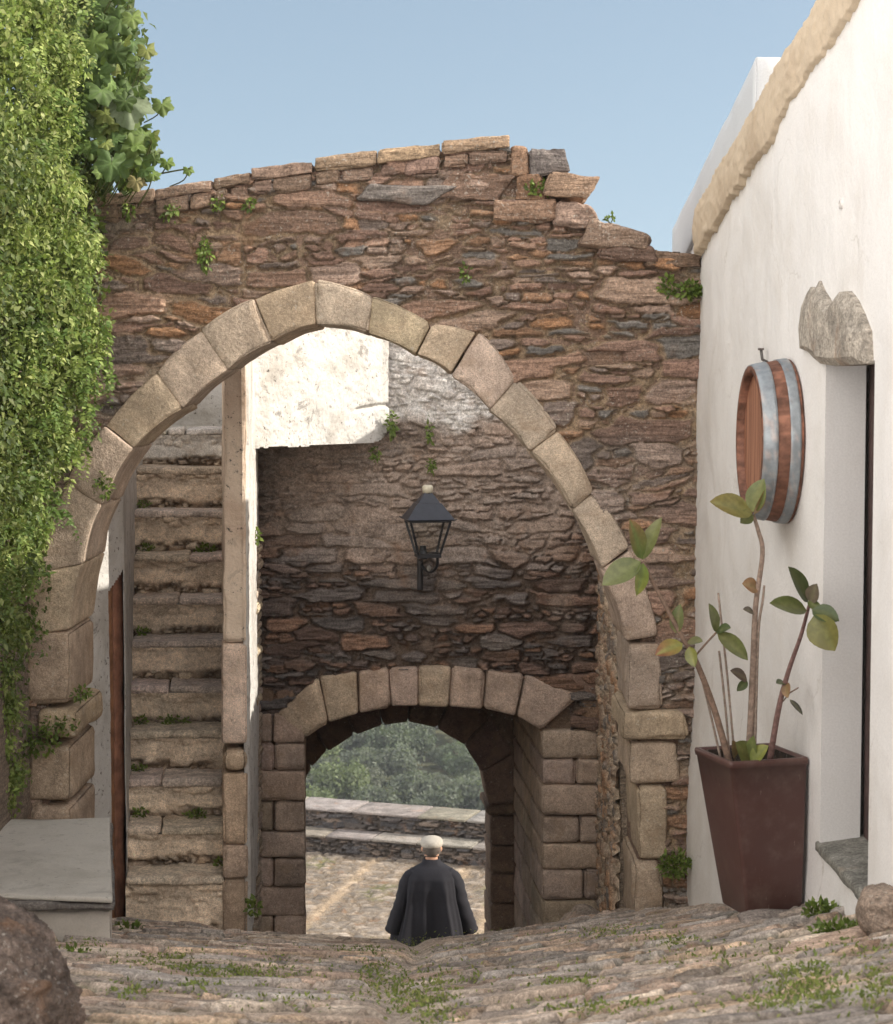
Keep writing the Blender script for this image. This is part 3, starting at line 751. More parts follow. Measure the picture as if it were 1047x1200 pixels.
# white wall left of the stairs with the brown door
lwall = empty('lime_wall', P(125, 1090, 10.1), 'bright whitewashed wall left of the stairs with a brown door in it', 'wall')
a0 = P(100, 800, 10.02); a1 = P(147, 800, 10.42); ad = Vector((a1.x - a0.x, a1.y - a0.y, 0)); AL = ad.length; ad.normalize(); an = Vector((ad.y, -ad.x, 0))
zl0, zl1 = -3.1, .3
def uof(px):   # position along the wall of a photo column
    u = (px - CX) / F / CP
    k_ = (u * a0.y - a0.x) / (ad.x - u * ad.y); return k_
du0, du1 = uof(127), uof(143); dz1 = P(135, 694, 10.25).z
V_, F_ = slabgrid(lambda U, V, H: np.stack([a0.x + ad.x * U + an.x * H, a0.y + ad.y * U + an.y * H, V], -1), 0, AL, zl0, zl1, .012,
                  lambda U, V: .012 * fbm(U * 4, V * 3, 821, 4) + .006 * fbm(U * 18, V * 18, 822, 3),
                  lambda U, V: ~((U > du0) & (U < du1) & (V < dz1 + .10 * (U - du0) / (du1 - du0))))
mk('plaster_face', V_, F_, M['oldwhite'], lwall)
a = Acc()
f0 = lambda u, h, z: Vector((a0.x + ad.x * u + an.x * h, a0.y + ad.y * u + an.y * h, z))
for k_ in range(3):
    ua = du0 - .02 + (du1 - du0 + .04) * k_ / 3; ub = du0 - .02 + (du1 - du0 + .04) * (k_ + 1) / 3 - .004 + (.05 if k_ == 2 else 0)
    f = [f0(ua, -.035, zl0), f0(ub, -.035, zl0), f0(ub, -.035, dz1 + .2), f0(ua, -.035, dz1 + .2)]
    rblock(a, f, [p - an * .05 for p in f], r=.006, amp=.003, freq=9, n=(4, 40, 3), col=(.25, .12, .07), seed=44 + k_)
a.build('door', M['door'], lwall)
# wall running up beside the steps
b1 = P(163, 700, 13.0)
bd = Vector((b1.x - a1.x, b1.y - a1.y, 0)); BL = bd.length; bd.normalize(); bn = Vector((bd.y, -bd.x, 0))
V_, F_ = slabgrid(lambda U, V, H: np.stack([a1.x + bd.x * U + bn.x * H, a1.y + bd.y * U + bn.y * H, V], -1), 0, BL + .5, zl0, zl1, .03, lambda U, V: .02 * fbm(U * 4, V * 3, 823, 4))
mk('stair_flank', V_, F_, M['oldwhite'], lwall)
extrude('core', [(-2.6, zl0), (-2.6, zl1 - .01), (a0.x - .12, zl1 - .01), (a0.x - .12, zl0)], 10.03, 13.6, M['oldwhite'], lwall)

# ------------------------------------------------------------------ stone bench, left
bench = empty('stone_bench', P(80, 1105, 7.7), 'low grey cement bench slab on a pale block beside the arch foot', 'bench')
zs = P(100, 1052, 7.6).z
a = Acc()
nr = P(132, 1052, 7.6); fr_ = Vector((P(128, 960, 8.95).x, 8.97, zs))
th = .055
f = [Vector((-2.3, 7.72, zs - th)), Vector((nr.x, 7.6, zs - th)), Vector((nr.x, 7.6, zs)), Vector((-2.3, 7.72, zs))]
bq = [Vector((-2.3, 8.95, zs - th)), Vector((fr_.x, 8.97, zs - th)), Vector((fr_.x, 8.97, zs + .012)), Vector((-2.3, 8.95, zs))]
up = Vector((0, 0, .03)); ftop = [f[0] + up, f[1] + up, f[2], f[3]]; btop = [bq[0] + up, bq[1] + up, bq[2], bq[3]]
rblock(a, ftop, btop, r=.010, amp=.006, freq=4, n=(60, 3, 34), col=(.40, .38, .34), seed=60, cvar=0)
a.build('slab', M['cement'], bench)
a = Acc(); dn_ = Vector((0, 0, -.027)); out_ = Vector((.012, -.015, 0))
rblock(a, [f[0] + out_, f[1] + out_, f[2] + dn_ + out_, f[3] + dn_ + out_], [bq[0], bq[1] + Vector((.012, 0, 0)), bq[2] + dn_ + Vector((.012, 0, 0)), bq[3] + dn_], r=.008, amp=.010, freq=8, n=(60, 3, 20), col=(.17, .155, .14), seed=62, cvar=0)
a.build('slate_edge', M['slate'], bench)
a = Acc()
f = [Vector((-2.2, 7.72, -2.5)), Vector((nr.x - .012, 7.64, -2.5)), Vector((nr.x - .012, 7.64, zs - th - .006)), Vector((-2.2, 7.72, zs - th - .006))]
bq = [Vector((-2.2, 8.9, -2.6)), Vector((fr_.x - .02, 8.9, -2.6)), Vector((fr_.x - .02, 8.9, zs - th - .006)), Vector((-2.2, 8.9, zs - th - .006))]
rblock(a, f, bq, r=.02, amp=.006, freq=5, n=(30, 10, 20), col=(.5, .46, .4), seed=61, cvar=0)
a.build('base_block', m_plaster('bench_block', (.50, .46, .41), (.36, .31, .26), .5, .1, .4, .1), bench)

# ------------------------------------------------------------------ rocks
def rock(name, c, sx, sy, sz, seed, colr, mat, label, cat='rock', nn=64, amp=.28):
    th_, ph = np.meshgrid(np.linspace(0, 2 * np.pi, nn, endpoint=False), np.linspace(.001, np.pi - .001, nn // 2))
    x, y, z = np.cos(th_) * np.sin(ph), np.sin(th_) * np.sin(ph), np.cos(ph)
    b = 2.4
    r = 1 / (np.abs(x) ** b + np.abs(y) ** b + np.abs(z) ** b) ** (1 / b)
    r = r * (1 + amp * 2 * fbm3(x * 1.3 + seed, y * 1.3, z * 1.3, seed, 2) + .10 * fbm3(x * 5, y * 5 + seed, z * 9, seed + 2, 4) - .07 * np.abs(fbm3(x * 9, y * 9 + seed, z * 16, seed + 5, 3)) + .05 * fbm3(x * 16 + z * 9, y * 16 + seed, z * 40 - x * 12, seed + 6, 3) - .03 * np.abs(fbm3(x * 45, y * 45 + seed, z * 70, seed + 7, 2)))
    lay = ((z * 1.1 + x * .75 + y * .3) * 7 + 2.2 * fbm3(x * 2 + seed, y * 2, z * 2, seed + 8, 3)) % 1.0
    r = r + (.045 * (lay ** .6) - .02) * (1 if seed == 3 else .5)
    V = np.stack([c[0] + x * r * sx, c[1] + y * r * sy, c[2] + z * r * sz], -1).reshape(-1, 3)
    n_, m_ = th_.shape[1], th_.shape[0]
    idx = np.arange(n_ * m_).reshape(m_, n_); nx = np.roll(idx, -1, 1)
    f = np.stack([idx[1:], nx[1:], nx[:-1], idx[:-1]], -1).reshape(-1, 4)
    lam = fbm3(V[:, 0] * 6, V[:, 1] * 6, V[:, 2] * 22, seed, 4)
    C = np.array(colr) * (1 + 1.1 * lam)[:, None]
    return tag(mk(name, V, f, mat, None, C), label, cat)
rock('rock', (P(-78, 1200, 4.35).x, 4.35, P(0, 1190, 4.35).z - .11), .335, .35, .36, 3, (.14, .105, .085), M['rock'], 'large rough brown boulder close by at the lower left', nn=420, amp=.16)
c = G(1040, 1098); rock('rock', (c.x + .03, c.y + .1, c.z + .03), .08, .12, .085, 8, (.30, .23, .18), M['rock'], 'grey boulder at the foot of the white house wall below the doorstep', nn=60)
c = P(690, 1085, 9.9); rock('rock', (c.x, 9.95, c.z - .03), .14, .15, .10, 12, (.26, .21, .17), M['rock'], 'flat grey boulder between the passage wall and the arch foot at right', nn=60)
for i, (px, py, w_, dd, c_, lb) in enumerate([(768, 1058, .10, .08, (.30, .22, .17), 'small flat stone at the foot of the arch jamb'),
                                              (847, 1068, .09, .08, (.33, .27, .22), 'flat paving stone left of the brown planter'),
                                              (915, 1077, .14, .07, (.20, .17, .15), 'dark flat slab under the right side of the brown planter')]):
    c = G(px, py + 4); rock('flat_stone', (c.x, c.y, c.z + .005), w_, dd, .03, 20 + i, c_, M['rock'], lb, 'stone', nn=50)

# ------------------------------------------------------------------ white house, right
house = empty('white_house', (W(900, 1060)), 'whitewashed house wall on the right with a doorway and hanging barrel', 'house')
def hx(d): return HA + HB * d
pd0, pd1 = W(1022, 700).y, W(965, 700).y
zdb, zdt = W(965, 993).z, W(990, 424).z
def zeave(d): # bottom of the mortar verge
    pA, pB = W(836, 268), W(1010, 0); return pA.z + (pB.z - pA.z) * (d - pA.y) / (pB.y - pA.y)
hn = Vector((-1, HB, 0)).normalized()
us = np.unique(np.concatenate([np.linspace(3.2, pd0, 60), np.linspace(pd0, pd1, 18), np.linspace(pd1, 10.3, 110)]))
vs = np.unique(np.concatenate([np.linspace(-3.0, zdb, 36), np.linspace(zdb, zdt, 60), np.linspace(zdt, 2.2, 60)]))
U, V = np.meshgrid(us, vs)
dist = np.sqrt(np.maximum(np.maximum(pd0 - U, U - pd1), 0) ** 2 + np.maximum(np.maximum(zdb - V, V - zdt), 0) ** 2)
H = (.035 * (fbm(U * 1.1, V * 1.1, 901, 3) + .2) + .012 * fbm(U * 5, V * 5, 902, 3)) * sst(0, .25, dist)
H = H - .02 * sst(8.6, 9.4, U) * sst(-1.2, .4, V) + .03 * sst(8.9, 9.4, U) * sst(-1.4, -2.4, V)
uc = (U[:-1, :-1] + U[1:, 1:]) / 2; vc = (V[:-1, :-1] + V[1:, 1:]) / 2
keep = ~((uc > pd0) & (uc < pd1) & (vc > zdb) & (vc < zdt)) & (vc < zeave(uc) + .1)
Vt = np.stack([hx(U) + hn.x * H, U + hn.y * H, V], -1).reshape(-1, 3)
V_, F_, _ = compact(Vt, grid_faces(len(us), len(vs), keep)); F_ = F_[:, ::-1]
mk('wall', V_, F_, M['white'], house)
# reveal of the doorway
def hp(d, z, off=0.): return Vector((hx(d) - off, d, z))
RV = -.135
bmv = []; bmf = []
def quad_(*p):
    b = len(bmv); bmv.extend([tuple(x) for x in p]); bmf.append((b, b + 1, b + 2, b + 3))
quad_(hp(pd1, zdb), hp(pd1, zdt), hp(pd1, zdt, RV), hp(pd1, zdb, RV))
quad_(hp(pd0, zdb), hp(pd0, zdb, RV), hp(pd0, zdt, RV), hp(pd0, zdt))
quad_(hp(pd0, zdt), hp(pd0, zdt, RV), hp(pd1, zdt, RV), hp(pd1, zdt))
mk('door_reveal', bmv, bmf, m_plaster('reveal_plaster', (.66, .645, .63), (.56, .53, .5), .4, 0, .2), house, smooth=False)
a = Acc()
for k_ in range(5):
    da = pd0 - .05 + (pd1 - pd0 + .06) * k_ / 5; db = pd0 - .05 + (pd1 - pd0 + .06) * (k_ + 1) / 5 - .004
    f = [hp(db, zdb - .1, RV - .012), hp(da, zdb - .1, RV - .012), hp(da, zdt + .03, RV - .012), hp(db, zdt + .03, RV - .012)]
    rblock(a, f, [p + Vector((.04, 0, 0)) for p in f], r=.005, amp=.001, n=(3, 12, 2), col=(.075, .045, .04), seed=k_ + 70)
a.build('door', M['door'], house)
a = Acc()
zn = W(1022, 1053).z
f = [hp(pd1 + .035, zdb - .035, .012), hp(pd0 - .0, zn - .04, .012), hp(pd0 - .0, zn, .012), hp(pd1 + .035, zdb + .004, .012)]
rblock(a, f, [p + Vector((.2, 0, .03)) for p in f], r=.01, amp=.004, freq=8, n=(14, 3, 6), col=(.235, .225, .21), seed=77, cvar=0)
a.build('doorstep', M['slate'], house)
# plastered plinth under the step, filling the hole edge
a = Acc()
f = [hp(pd1 + .02, zdb - .6, -.004), hp(pd0 - .02, zdb - .6, -.004), hp(pd0 - .02, zn - .035, -.004), hp(pd1 + .02, zdb - .04, -.004)]
rblock(a, f, [p + Vector((.2, 0, 0)) for p in f], r=.004, amp=.0, n=(4, 4, 3), col=(.8, .8, .78), seed=78, cvar=0)
a.build('plinth', M['white'], house)
# split slate lintel
lp = [(945, 408), (943, 384), (946, 360), (952, 344), (958, 336), (964, 339), (967, 329), (972, 341), (981, 357), (986, 350), (992, 342), (1001, 341), (1010, 353), (1017, 368), (1024, 388), (1024.5, 426), (1006, 428), (988, 429), (970, 426), (961, 419), (955, 412)]
bm = bmesh.new()
fv = [bm.verts.new(W(x, y, .022 + .006 * (h2(i, 1, 7) - .5))) for i, (x, y) in enumerate(lp)]
bv = [bm.verts.new(W(x, y, -.03)) for x, y in lp]
cx = sum(p[0] for p in lp) / len(lp)
inn = [bm.verts.new(W(985 + (x - 985) * .72, 395 + (y - 395) * .72, .044 + .014 * (h2(i, 2, 7) - .5))) for i, (x, y) in enumerate(lp)]
n_ = len(lp)
for i in range(n_):
    j = (i + 1) % n_
    bm.faces.new((fv[i], fv[j], bv[j], bv[i])); bm.faces.new((fv[j], fv[i], inn[i], inn[j]))
f = bm.faces.new(inn); bm.normal_update(); bmesh.ops.triangulate(bm, faces=[f]); bmesh.ops.recalc_face_normals(bm, faces=bm.faces)
me = bpy.data.meshes.new('lintel'); bm.to_mesh(me); bm.free()
at = me.attributes.new('col', 'FLOAT_COLOR', 'POINT')
for i, dd in enumerate(at.data): s_ = .9 + .25 * h2(i, 9, 9); dd.color = (.36 * s_, .32 * s_, .27 * s_, 1)
me.materials.append(M['slate']); o = bpy.data.objects.new('lintel', me); COL.objects.link(o); put(o, house)
# mortar verge along the eave
ns = 420; nt = 26
dd_ = np.linspace(3.2, 9.35, ns); tt = np.linspace(0, 1, nt)
U, T = np.meshgrid(dd_, tt)
zb_ = zeave(U) - .02 + .07 * fbm(U * 2.5, U * 0, 911, 3) + .035 * fbm(U * 23, U * 0, 912, 3)
zt2 = zeave(U) + .215 + .03 * fbm(U * 2.2, U * 0, 913, 3)
Z = zb_ + (zt2 - zb_) * T
Hh = .026 + .010 * np.sin(np.pi * T) + .014 * fbm(U * 5, T * 3, 914, 4) + .012 * fbm(U * 30, T * 9, 915, 3) - .05 * sst(.88, 1, T)
Hh = np.where(T <= 0, -.01, Hh)
mk('verge', np.stack([hx(U) - Hh, U, Z], -1).reshape(-1, 3), grid_faces(ns, nt)[:, ::-1], M['verge'], house)
# roof slab falling with the street, pale parapet over it
a = Acc()
f = [Vector((hx(9.4) + .02, 9.4, zeave(9.4) + .06)), Vector((hx(3.2) + .02, 3.2, zeave(3.2) + .06)), Vector((hx(3.2) + .02, 3.2, zeave(3.2) + .17)), Vector((hx(9.4) + .02, 9.4, zeave(9.4) + .17))]
rblock(a, f, [p + Vector((4.5, 0, .75)) for p in f], r=.02, amp=.004, n=(20, 3, 12), col=(.45, .3, .2), seed=81)
a.build('roof', M['verge'], house)
a = Acc()
t0, t1 = W(886, 66), W(788, 268); b1_ = W(801, 297)
f = [Vector((t1.x, t1.y, b1_.z - .1)), Vector((t0.x, t0.y, t0.z - .28)), Vector((t0.x, t0.y, t0.z)), Vector((t1.x, t1.y, t1.z))]
rblock(a, f, [p + Vector((.25, 0, .0)) for p in f], r=.008, amp=.003, n=(30, 6, 6), col=(.6, .6, .62), seed=82)
a.build('roof_parapet', m_plaster('parapet_paint', (.56, .58, .60), (.46, .47, .48), .4, 0, .2), house)
# body of the house behind the street wall
bm = bmesh.new(); bmesh.ops.create_cube(bm, size=1)
for v in bm.verts:
    y = 3.25 if v.co.y < 0 else 10.28
    v.co = Vector((hx(y) + (.2 if v.co.x < 0 else 4.4), y, -3.2 if v.co.z < 0 else zeave(y) + .05))
me = bpy.data.meshes.new('back_walls'); bm.to_mesh(me); bm.free(); me.materials.append(M['white'])
o = bpy.data.objects.new('back_walls', me); COL.objects.link(o); put(o, house)

nh = empty('shade_house', (2.2, 12.6, -3.5), 'added white house out of view behind the ruined wall, shading the gate wall', 'house')  # unseen house, added and sized to keep sun off the gate wall
extrude('walls', [(1.78, -4.5), (1.78, 1.02), (4.6, 1.02), (4.6, -4.5)], 12.15, 13.8, M['white'], nh)
extrude('roof', [(1.70, 1.024), (1.70, 1.09), (3.2, 1.25), (4.7, 1.09), (4.7, 1.024)], 12.1, 13.85, M['verge'], nh)

# ------------------------------------------------------------------ lathe and tube helpers
def lathe(acc, prof, c, ax, up, seg=64, col=(.4, .4, .4), colfn=None, rfn=None):
    ax = Vector(ax).normalized(); e1 = Vector(up).normalized(); e2 = ax.cross(e1).normalized(); e1 = e2.cross(ax)
    th_ = np.linspace(0, 2 * np.pi, seg, endpoint=False)
    pr = np.array(prof); n_ = len(pr)
    T, R = np.meshgrid(th_, pr[:, 1]); _, Xa = np.meshgrid(th_, pr[:, 0])
    if rfn is not None: R = R + rfn(T, Xa)
    Vv = np.array(c) + Xa[..., None] * np.array(ax) + (R * np.cos(T))[..., None] * np.array(e1) + (R * np.sin(T))[..., None] * np.array(e2)
    idx = np.arange(n_ * seg).reshape(n_, seg); nx = np.roll(idx, -1, 1)
    f = np.stack([idx[:-1], nx[:-1], nx[1:], idx[1:]], -1).reshape(-1, 4)
    cc = np.tile(np.array(col), (n_ * seg, 1)) if colfn is None else colfn(T, Xa).reshape(-1, 3)
    acc.add(Vv.reshape(-1, 3), f, cc)
def tube(acc, pts, rad, seg=8, col=(.2, .15, .1)):
    pts = [Vector(p) for p in pts]
    if not hasattr(rad, '__len__'): rad = [rad] * len(pts)
    rings = []; up = None
    for i, p in enumerate(pts):
        t = (pts[min(i + 1, len(pts) - 1)] - pts[max(i - 1, 0)]).normalized()
        if up is None: up = t.orthogonal().normalized()
        e1 = (up - t * up.dot(t)).normalized(); e2 = t.cross(e1); up = e1
        rings.append([p + (e1 * math.cos(a) + e2 * math.sin(a)) * rad[i] for a in np.linspace(0, 2 * np.pi, seg, endpoint=False)])
    rings = [[pts[0]] * seg] + rings + [[pts[-1]] * seg]
    V = np.array([tuple(q) for r_ in rings for q in r_]); n_ = len(rings)
    idx = np.arange(n_ * seg).reshape(n_, seg); nx = np.roll(idx, -1, 1)
    acc.add(V, np.stack([idx[:-1], nx[:-1], nx[1:], idx[1:]], -1).reshape(-1, 4), col)
def smooth_path(pts, k=5):
    pts = [Vector(p) for p in pts]; out = []
    for i in range(len(pts) - 1):
        p0_, p1_, p2_, p3_ = pts[max(i - 1, 0)], pts[i], pts[i + 1], pts[min(i + 2, len(pts) - 1)]
        for j in range(k):
            t = j / k
            out.append(.5 * ((2 * p1_) + (p2_ - p0_) * t + (2 * p0_ - 5 * p1_ + 4 * p2_ - p3_) * t * t + (3 * p1_ - p0_ - 3 * p2_ + p3_) * t ** 3))
    out.append(pts[-1]); return out

# ------------------------------------------------------------------ half barrel on the wall
bc = W(927, 517); Rb, Rh, DP = .297, .272, .152
bn_ = Vector((-1, HB, 0)).normalized()
barrel = empty('half_barrel', bc, 'half wine barrel with brown wooden head and two zinc hoops hung on the wall', 'barrel')
NST = 26
def Rat(x): t = x / DP; return Rb + (Rh - Rb) * t ** 1.7
xs = np.linspace(.012, DP, 22)
def stcol(T, X):
    k_ = np.floor(T / (2 * np.pi) * NST)
    b = .75 + .5 * h2(k_, 3, 41)
    g = fbm(T * 60, X * 8, 42, 3)
    return np.array((.185, .085, .055)) * (b * (1 + .7 * g))[..., None]
def strf(T, X):
    f_ = np.abs(((T / (2 * np.pi) * NST) % 1) - .5)
    return -.0022 * (f_ > .46)
a = Acc(); lathe(a, [(0.012, Rb - .03)] + [(x, Rat(x)) for x in xs] + [(DP, Rh - .022), (DP - .03, Rh - .024)], bc, bn_, (0, 0, 1), 208, colfn=stcol, rfn=strf)
a.build('staves', M['wood'], barrel)
for (fa, fb) in ((.995, .66), (.385, .15)):
    a = Acc(); x0, x1 = DP * fb, DP * fa
    lathe(a, [(x0, Rat(x0) - .002), (x0, Rat(x0) + .0035)] + [(x, Rat(x) + .004) for x in np.linspace(x0, x1, 6)] + [(x1, Rat(x1) + .0035), (x1, Rat(x1) - .002)], bc, bn_, (0, 0, 1), 96,
                     colfn=lambda T, X: np.array((.27, .295, .315)) * (1 + .7 * fbm(T * 5, X * 30, 46, 4))[..., None] + np.array((.10, .04, .01)) * sst(.08, .22, fbm(T * 9, X * 50, 47, 4))[..., None])
    a.build('hoop', M['zinc'], barrel)
a = Acc()
lathe(a, [(DP - .028, 0), (DP - .027, .06), (DP - .027, .13), (DP - .027, .19), (DP - .027, Rh - .02)], bc, bn_, (0, 0, 1), 96,
      colfn=lambda T, X: np.tile(np.array((.40, .17, .085)), X.shape + (1,)))
hd = a.build('head', None, barrel)
k = NT('barrel_head'); n1 = k.noise(20, 5, .6, mp=(1, 2.2, .12)); wv_ = k.n('ShaderNodeTexWave', wave_type='BANDS', bands_direction='Y'); k.set(wv_.inputs['Vector'], k.co)
wv_.inputs['Scale'].default_value = 3.6; wv_.inputs['Distortion'].default_value = 0
c = k.mix(k.ramp(n1, .3, .7), (.23, .10, .06), (.39, .185, .11)); c = k.mix(k.ramp(wv_.outputs['Fac'], .0, .02, 1, 0), c, (.08, .03, .02))
hd.data.materials.append(k.fin(c, .65, k.bump(n1, .3, .003)))
a = Acc(); np_ = W(903, 421); tube(a, [W(903, 409, .035), W(903, 421, .03), W(903, 428, -.01)], .006, 8, (.10, .09, .085)); lathe(a, [(-.004, 0), (-.004, .012), (.004, .012), (.004, 0)], W(903, 409, .035), (0, 0, 1), (1, 0, 0), 12, (.12, .10, .09))
tag(a.build('nail', M['iron']), 'rusty nail holding the hanging barrel from above', 'nail')
a = Acc(); lathe(a, [(0, .016), (.012, .016), (.014, .009), (.008, .007), (.007, 0)], W(989, 239), bn_, (0, 0, 1), 24, (.62, .59, .56))
tag(a.build('wall_plug', M['iron']), 'small pale round plug on the white wall above the slate lintel', 'wall plug')

# ------------------------------------------------------------------ brown planter
pc = G(902, 1070); pc.y = 7.45
def hit(px, py, d): return P(px, py, d)
tl = [P(848, 898, 6.72), P(942, 886, 6.81), P(908, 865, 7.10), P(822, 879, 6.99)]
zr = sum(p.z for p in tl) / 4
ctr = Vector((sum(p.x for p in tl) / 4, sum(p.y for p in tl) / 4, 0))
ang = math.atan2(tl[1].y - tl[0].y, tl[1].x - tl[0].x)
hw = .148; e1 = Vector((math.cos(ang), math.sin(ang), 0)); e2 = Vector((-e1.y, e1.x, 0))
bctr = ctr + Vector((.045, 0, 0)); zb_p = P(871, 1076, bctr.y - .13).z
pot = empty('planter', (bctr.x, bctr.y, zb_p), 'tall tapered glossy brown square planter against the white house', 'planter')
def ringp(c, h, z, r=.018, n_=4):
    out = []
    for sx, sy in ((-1, -1), (1, -1), (1, 1), (-1, 1)):
        a0_ = math.atan2(sy, sx)
        for k_ in range(n_ + 1):
            a_ = a0_ - math.pi / 4 + math.pi / 2 * k_ / n_
            out.append(c + e1 * (sx * (h - r) + r * math.cos(a_)) + e2 * (sy * (h - r) + r * math.sin(a_)) + Vector((0, 0, z)))
    return out
def loft(acc, rings, col):
    n_ = len(rings[0]); V = np.array([tuple(p) for r_ in rings for p in r_])
    idx = np.arange(len(rings) * n_).reshape(len(rings), n_); nx = np.roll(idx, -1, 1)
    acc.add(V, np.stack([idx[:-1], nx[:-1], nx[1:], idx[1:]], -1).reshape(-1, 4), col)
hb = .106
prof = [(0, hb - .03), (0, hb - .004), (.004, hb), (.3, None), (.62, None), (.955, None)]
rings = []
def lerp_c(t): return bctr * (1 - t) + ctr * t
Hh_ = zr - zb_p
for t, hw_ in [(0, hb - .05), (0, hb - .005), (.008, hb), (.25, None), (.5, None), (.75, None), (.955, None), (.957, 'lip'), (.985, 'lip'), (1.0, 'lip0'), (1.0, 'in0'), (.985, 'in1'), (.90, 'in1'), (.90, 'z')]:
    w_ = hb + (hw - hb) * t
    if hw_ == 'lip': w_ += .004
    elif hw_ == 'lip0': w_ += .001
    elif hw_ == 'in0': w_ -= .013
    elif hw_ == 'in1': w_ -= .017
    elif hw_ == 'z': w_ = .02
    elif hw_ is not None: w_ = hw_
    rings.append(ringp(lerp_c(t), w_, zb_p + Hh_ * t, min(.014, w_ * .4)))
a = Acc(); loft(a, rings[:12], (.085, .04, .034)); a.build('pot_shell', M['pot'], pot)
a = Acc(); loft(a, rings[11:], (.03, .022, .017)); a.build('soil', M['rock'], pot)

# ------------------------------------------------------------------ leaves
def leaves(acc, Pp, Nn, Tt, L, wr, fold, col, bend=.0):
    """many folded leaves: base point, normal, tip direction, length"""
    Pp, Nn, Tt = (np.asarray(x, float) for x in (Pp, Nn, Tt)); n_ = len(Pp)
    Tt = Tt / np.linalg.norm(Tt, axis=1, keepdims=True)
    Nn = Nn - Tt * (Nn * Tt).sum(1, keepdims=True); Nn /= np.maximum(np.linalg.norm(Nn, axis=1, keepdims=True), 1e-6)
    S = np.cross(Tt, Nn); L = np.broadcast_to(np.asarray(L, float), (n_,))[:, None]
    w_ = L * wr; b_ = L * bend
    pts = [Pp, Pp + Tt * L * .42 + S * w_ + Nn * (w_ * fold), Pp + Tt * L - Nn * b_, Pp + Tt * L * .42 - S * w_ + Nn * (w_ * fold), Pp + Tt * L * .5]
    V = np.stack(pts, 1).reshape(-1, 3)
    b = np.arange(n_)[:, None] * 5
    f = np.vstack([b + np.array([[0, 1, 2, 4]]), b + np.array([[0, 4, 2, 3]])])
    acc.add(V, f, np.repeat(np.asarray(col), 5, 0))
def bigleaf(acc, base, tip, nrm, wr=.3, col=(.1, .15, .05), col2=None, curl=.15, fold=.25, nl=9, nw=5):
    base, tip, nrm = Vector(base), Vector(tip), Vector(nrm)
    T = tip - base; L = T.length; T.normalize(); nrm = (nrm - T * nrm.dot(T)).normalized(); S = T.cross(nrm)
    V = []; C = []
    for i in range(nl):
        t = i / (nl - 1)
        w_ = L * wr * (math.sin(math.pi * min(t, 1) ** .85) ** .75 if 0 < t < 1 else 0.0) + .0006
        for j in range(nw):
            s_ = (j / (nw - 1)) * 2 - 1
            p = base + T * (L * t) + S * (w_ * s_) + nrm * (abs(s_) * w_ * fold - curl * L * t * t + curl * L * t)
            V.append(tuple(p))
            c1 = np.array(col); c2 = np.array(col2 if col2 is not None else col)
            C.append(c1 * (1 - t) + c2 * t if j != nw // 2 else (c1 * .7 + np.array((.25, .25, .12)) * .3))
    acc.add(V, grid_faces(nw, nl), np.array(C))

# rubber plant
plant = empty('rubber_plant', (ctr.x, ctr.y, zb_p + Hh_ * .9), 'spindly rubber plant with three bare stems growing in the brown planter', 'plant')
PD = 6.92
stemc = (.23, .155, .115)
a = Acc()
tube(a, smooth_path([P(856, 897, 6.90), P(837, 830, 6.88), P(816, 775, 6.84), P(799, 745, 6.82), P(777, 704, 6.79), P(753, 658, 6.77)]), [.0125 - .0068 * i / 25 for i in range(26)], 8, stemc)
tube(a, smooth_path([P(816, 768, 6.84), P(826, 756, 6.83), P(840, 741, 6.82)]), .0035, 6, stemc)
a.build('stem', M['bark'], plant)
a = Acc()
tube(a, smooth_path([P(877, 897, PD), P(880, 850, PD), P(883, 779, PD), P(886, 710, PD), P(894, 649, PD), P(889, 622, PD), P(883, 603, PD)]), [.0135 - .0075 * i / 30 for i in range(31)], 8, (.26, .19, .15))
tube(a, smooth_path([P(884, 897, PD), P(886, 830, PD), P(889, 740, PD), P(894, 705, PD), P(896, 686, PD)]), [.007 - .003 * i / 20 for i in range(21)], 7, (.27, .21, .17))
a.build('stem', M['bark'], plant)
a = Acc()
tube(a, smooth_path([P(902, 895, 6.90), P(913, 830, 6.82), P(925, 785, 6.74), P(939, 745, 6.64), P(949, 708, 6.55)]), [.0115 - .006 * i / 20 for i in range(21)], 8, (.22, .13, .115))
tube(a, [P(918, 822, 6.8), P(926, 812, 6.77), P(936, 806, 6.74)], .0025, 5, stemc)
a.build('stem', M['bark'], plant)
g1, g2, yl, br_, rd = (.115, .135, .045), (.075, .10, .04), (.24, .24, .05), (.26, .15, .075), (.22, .06, .04)
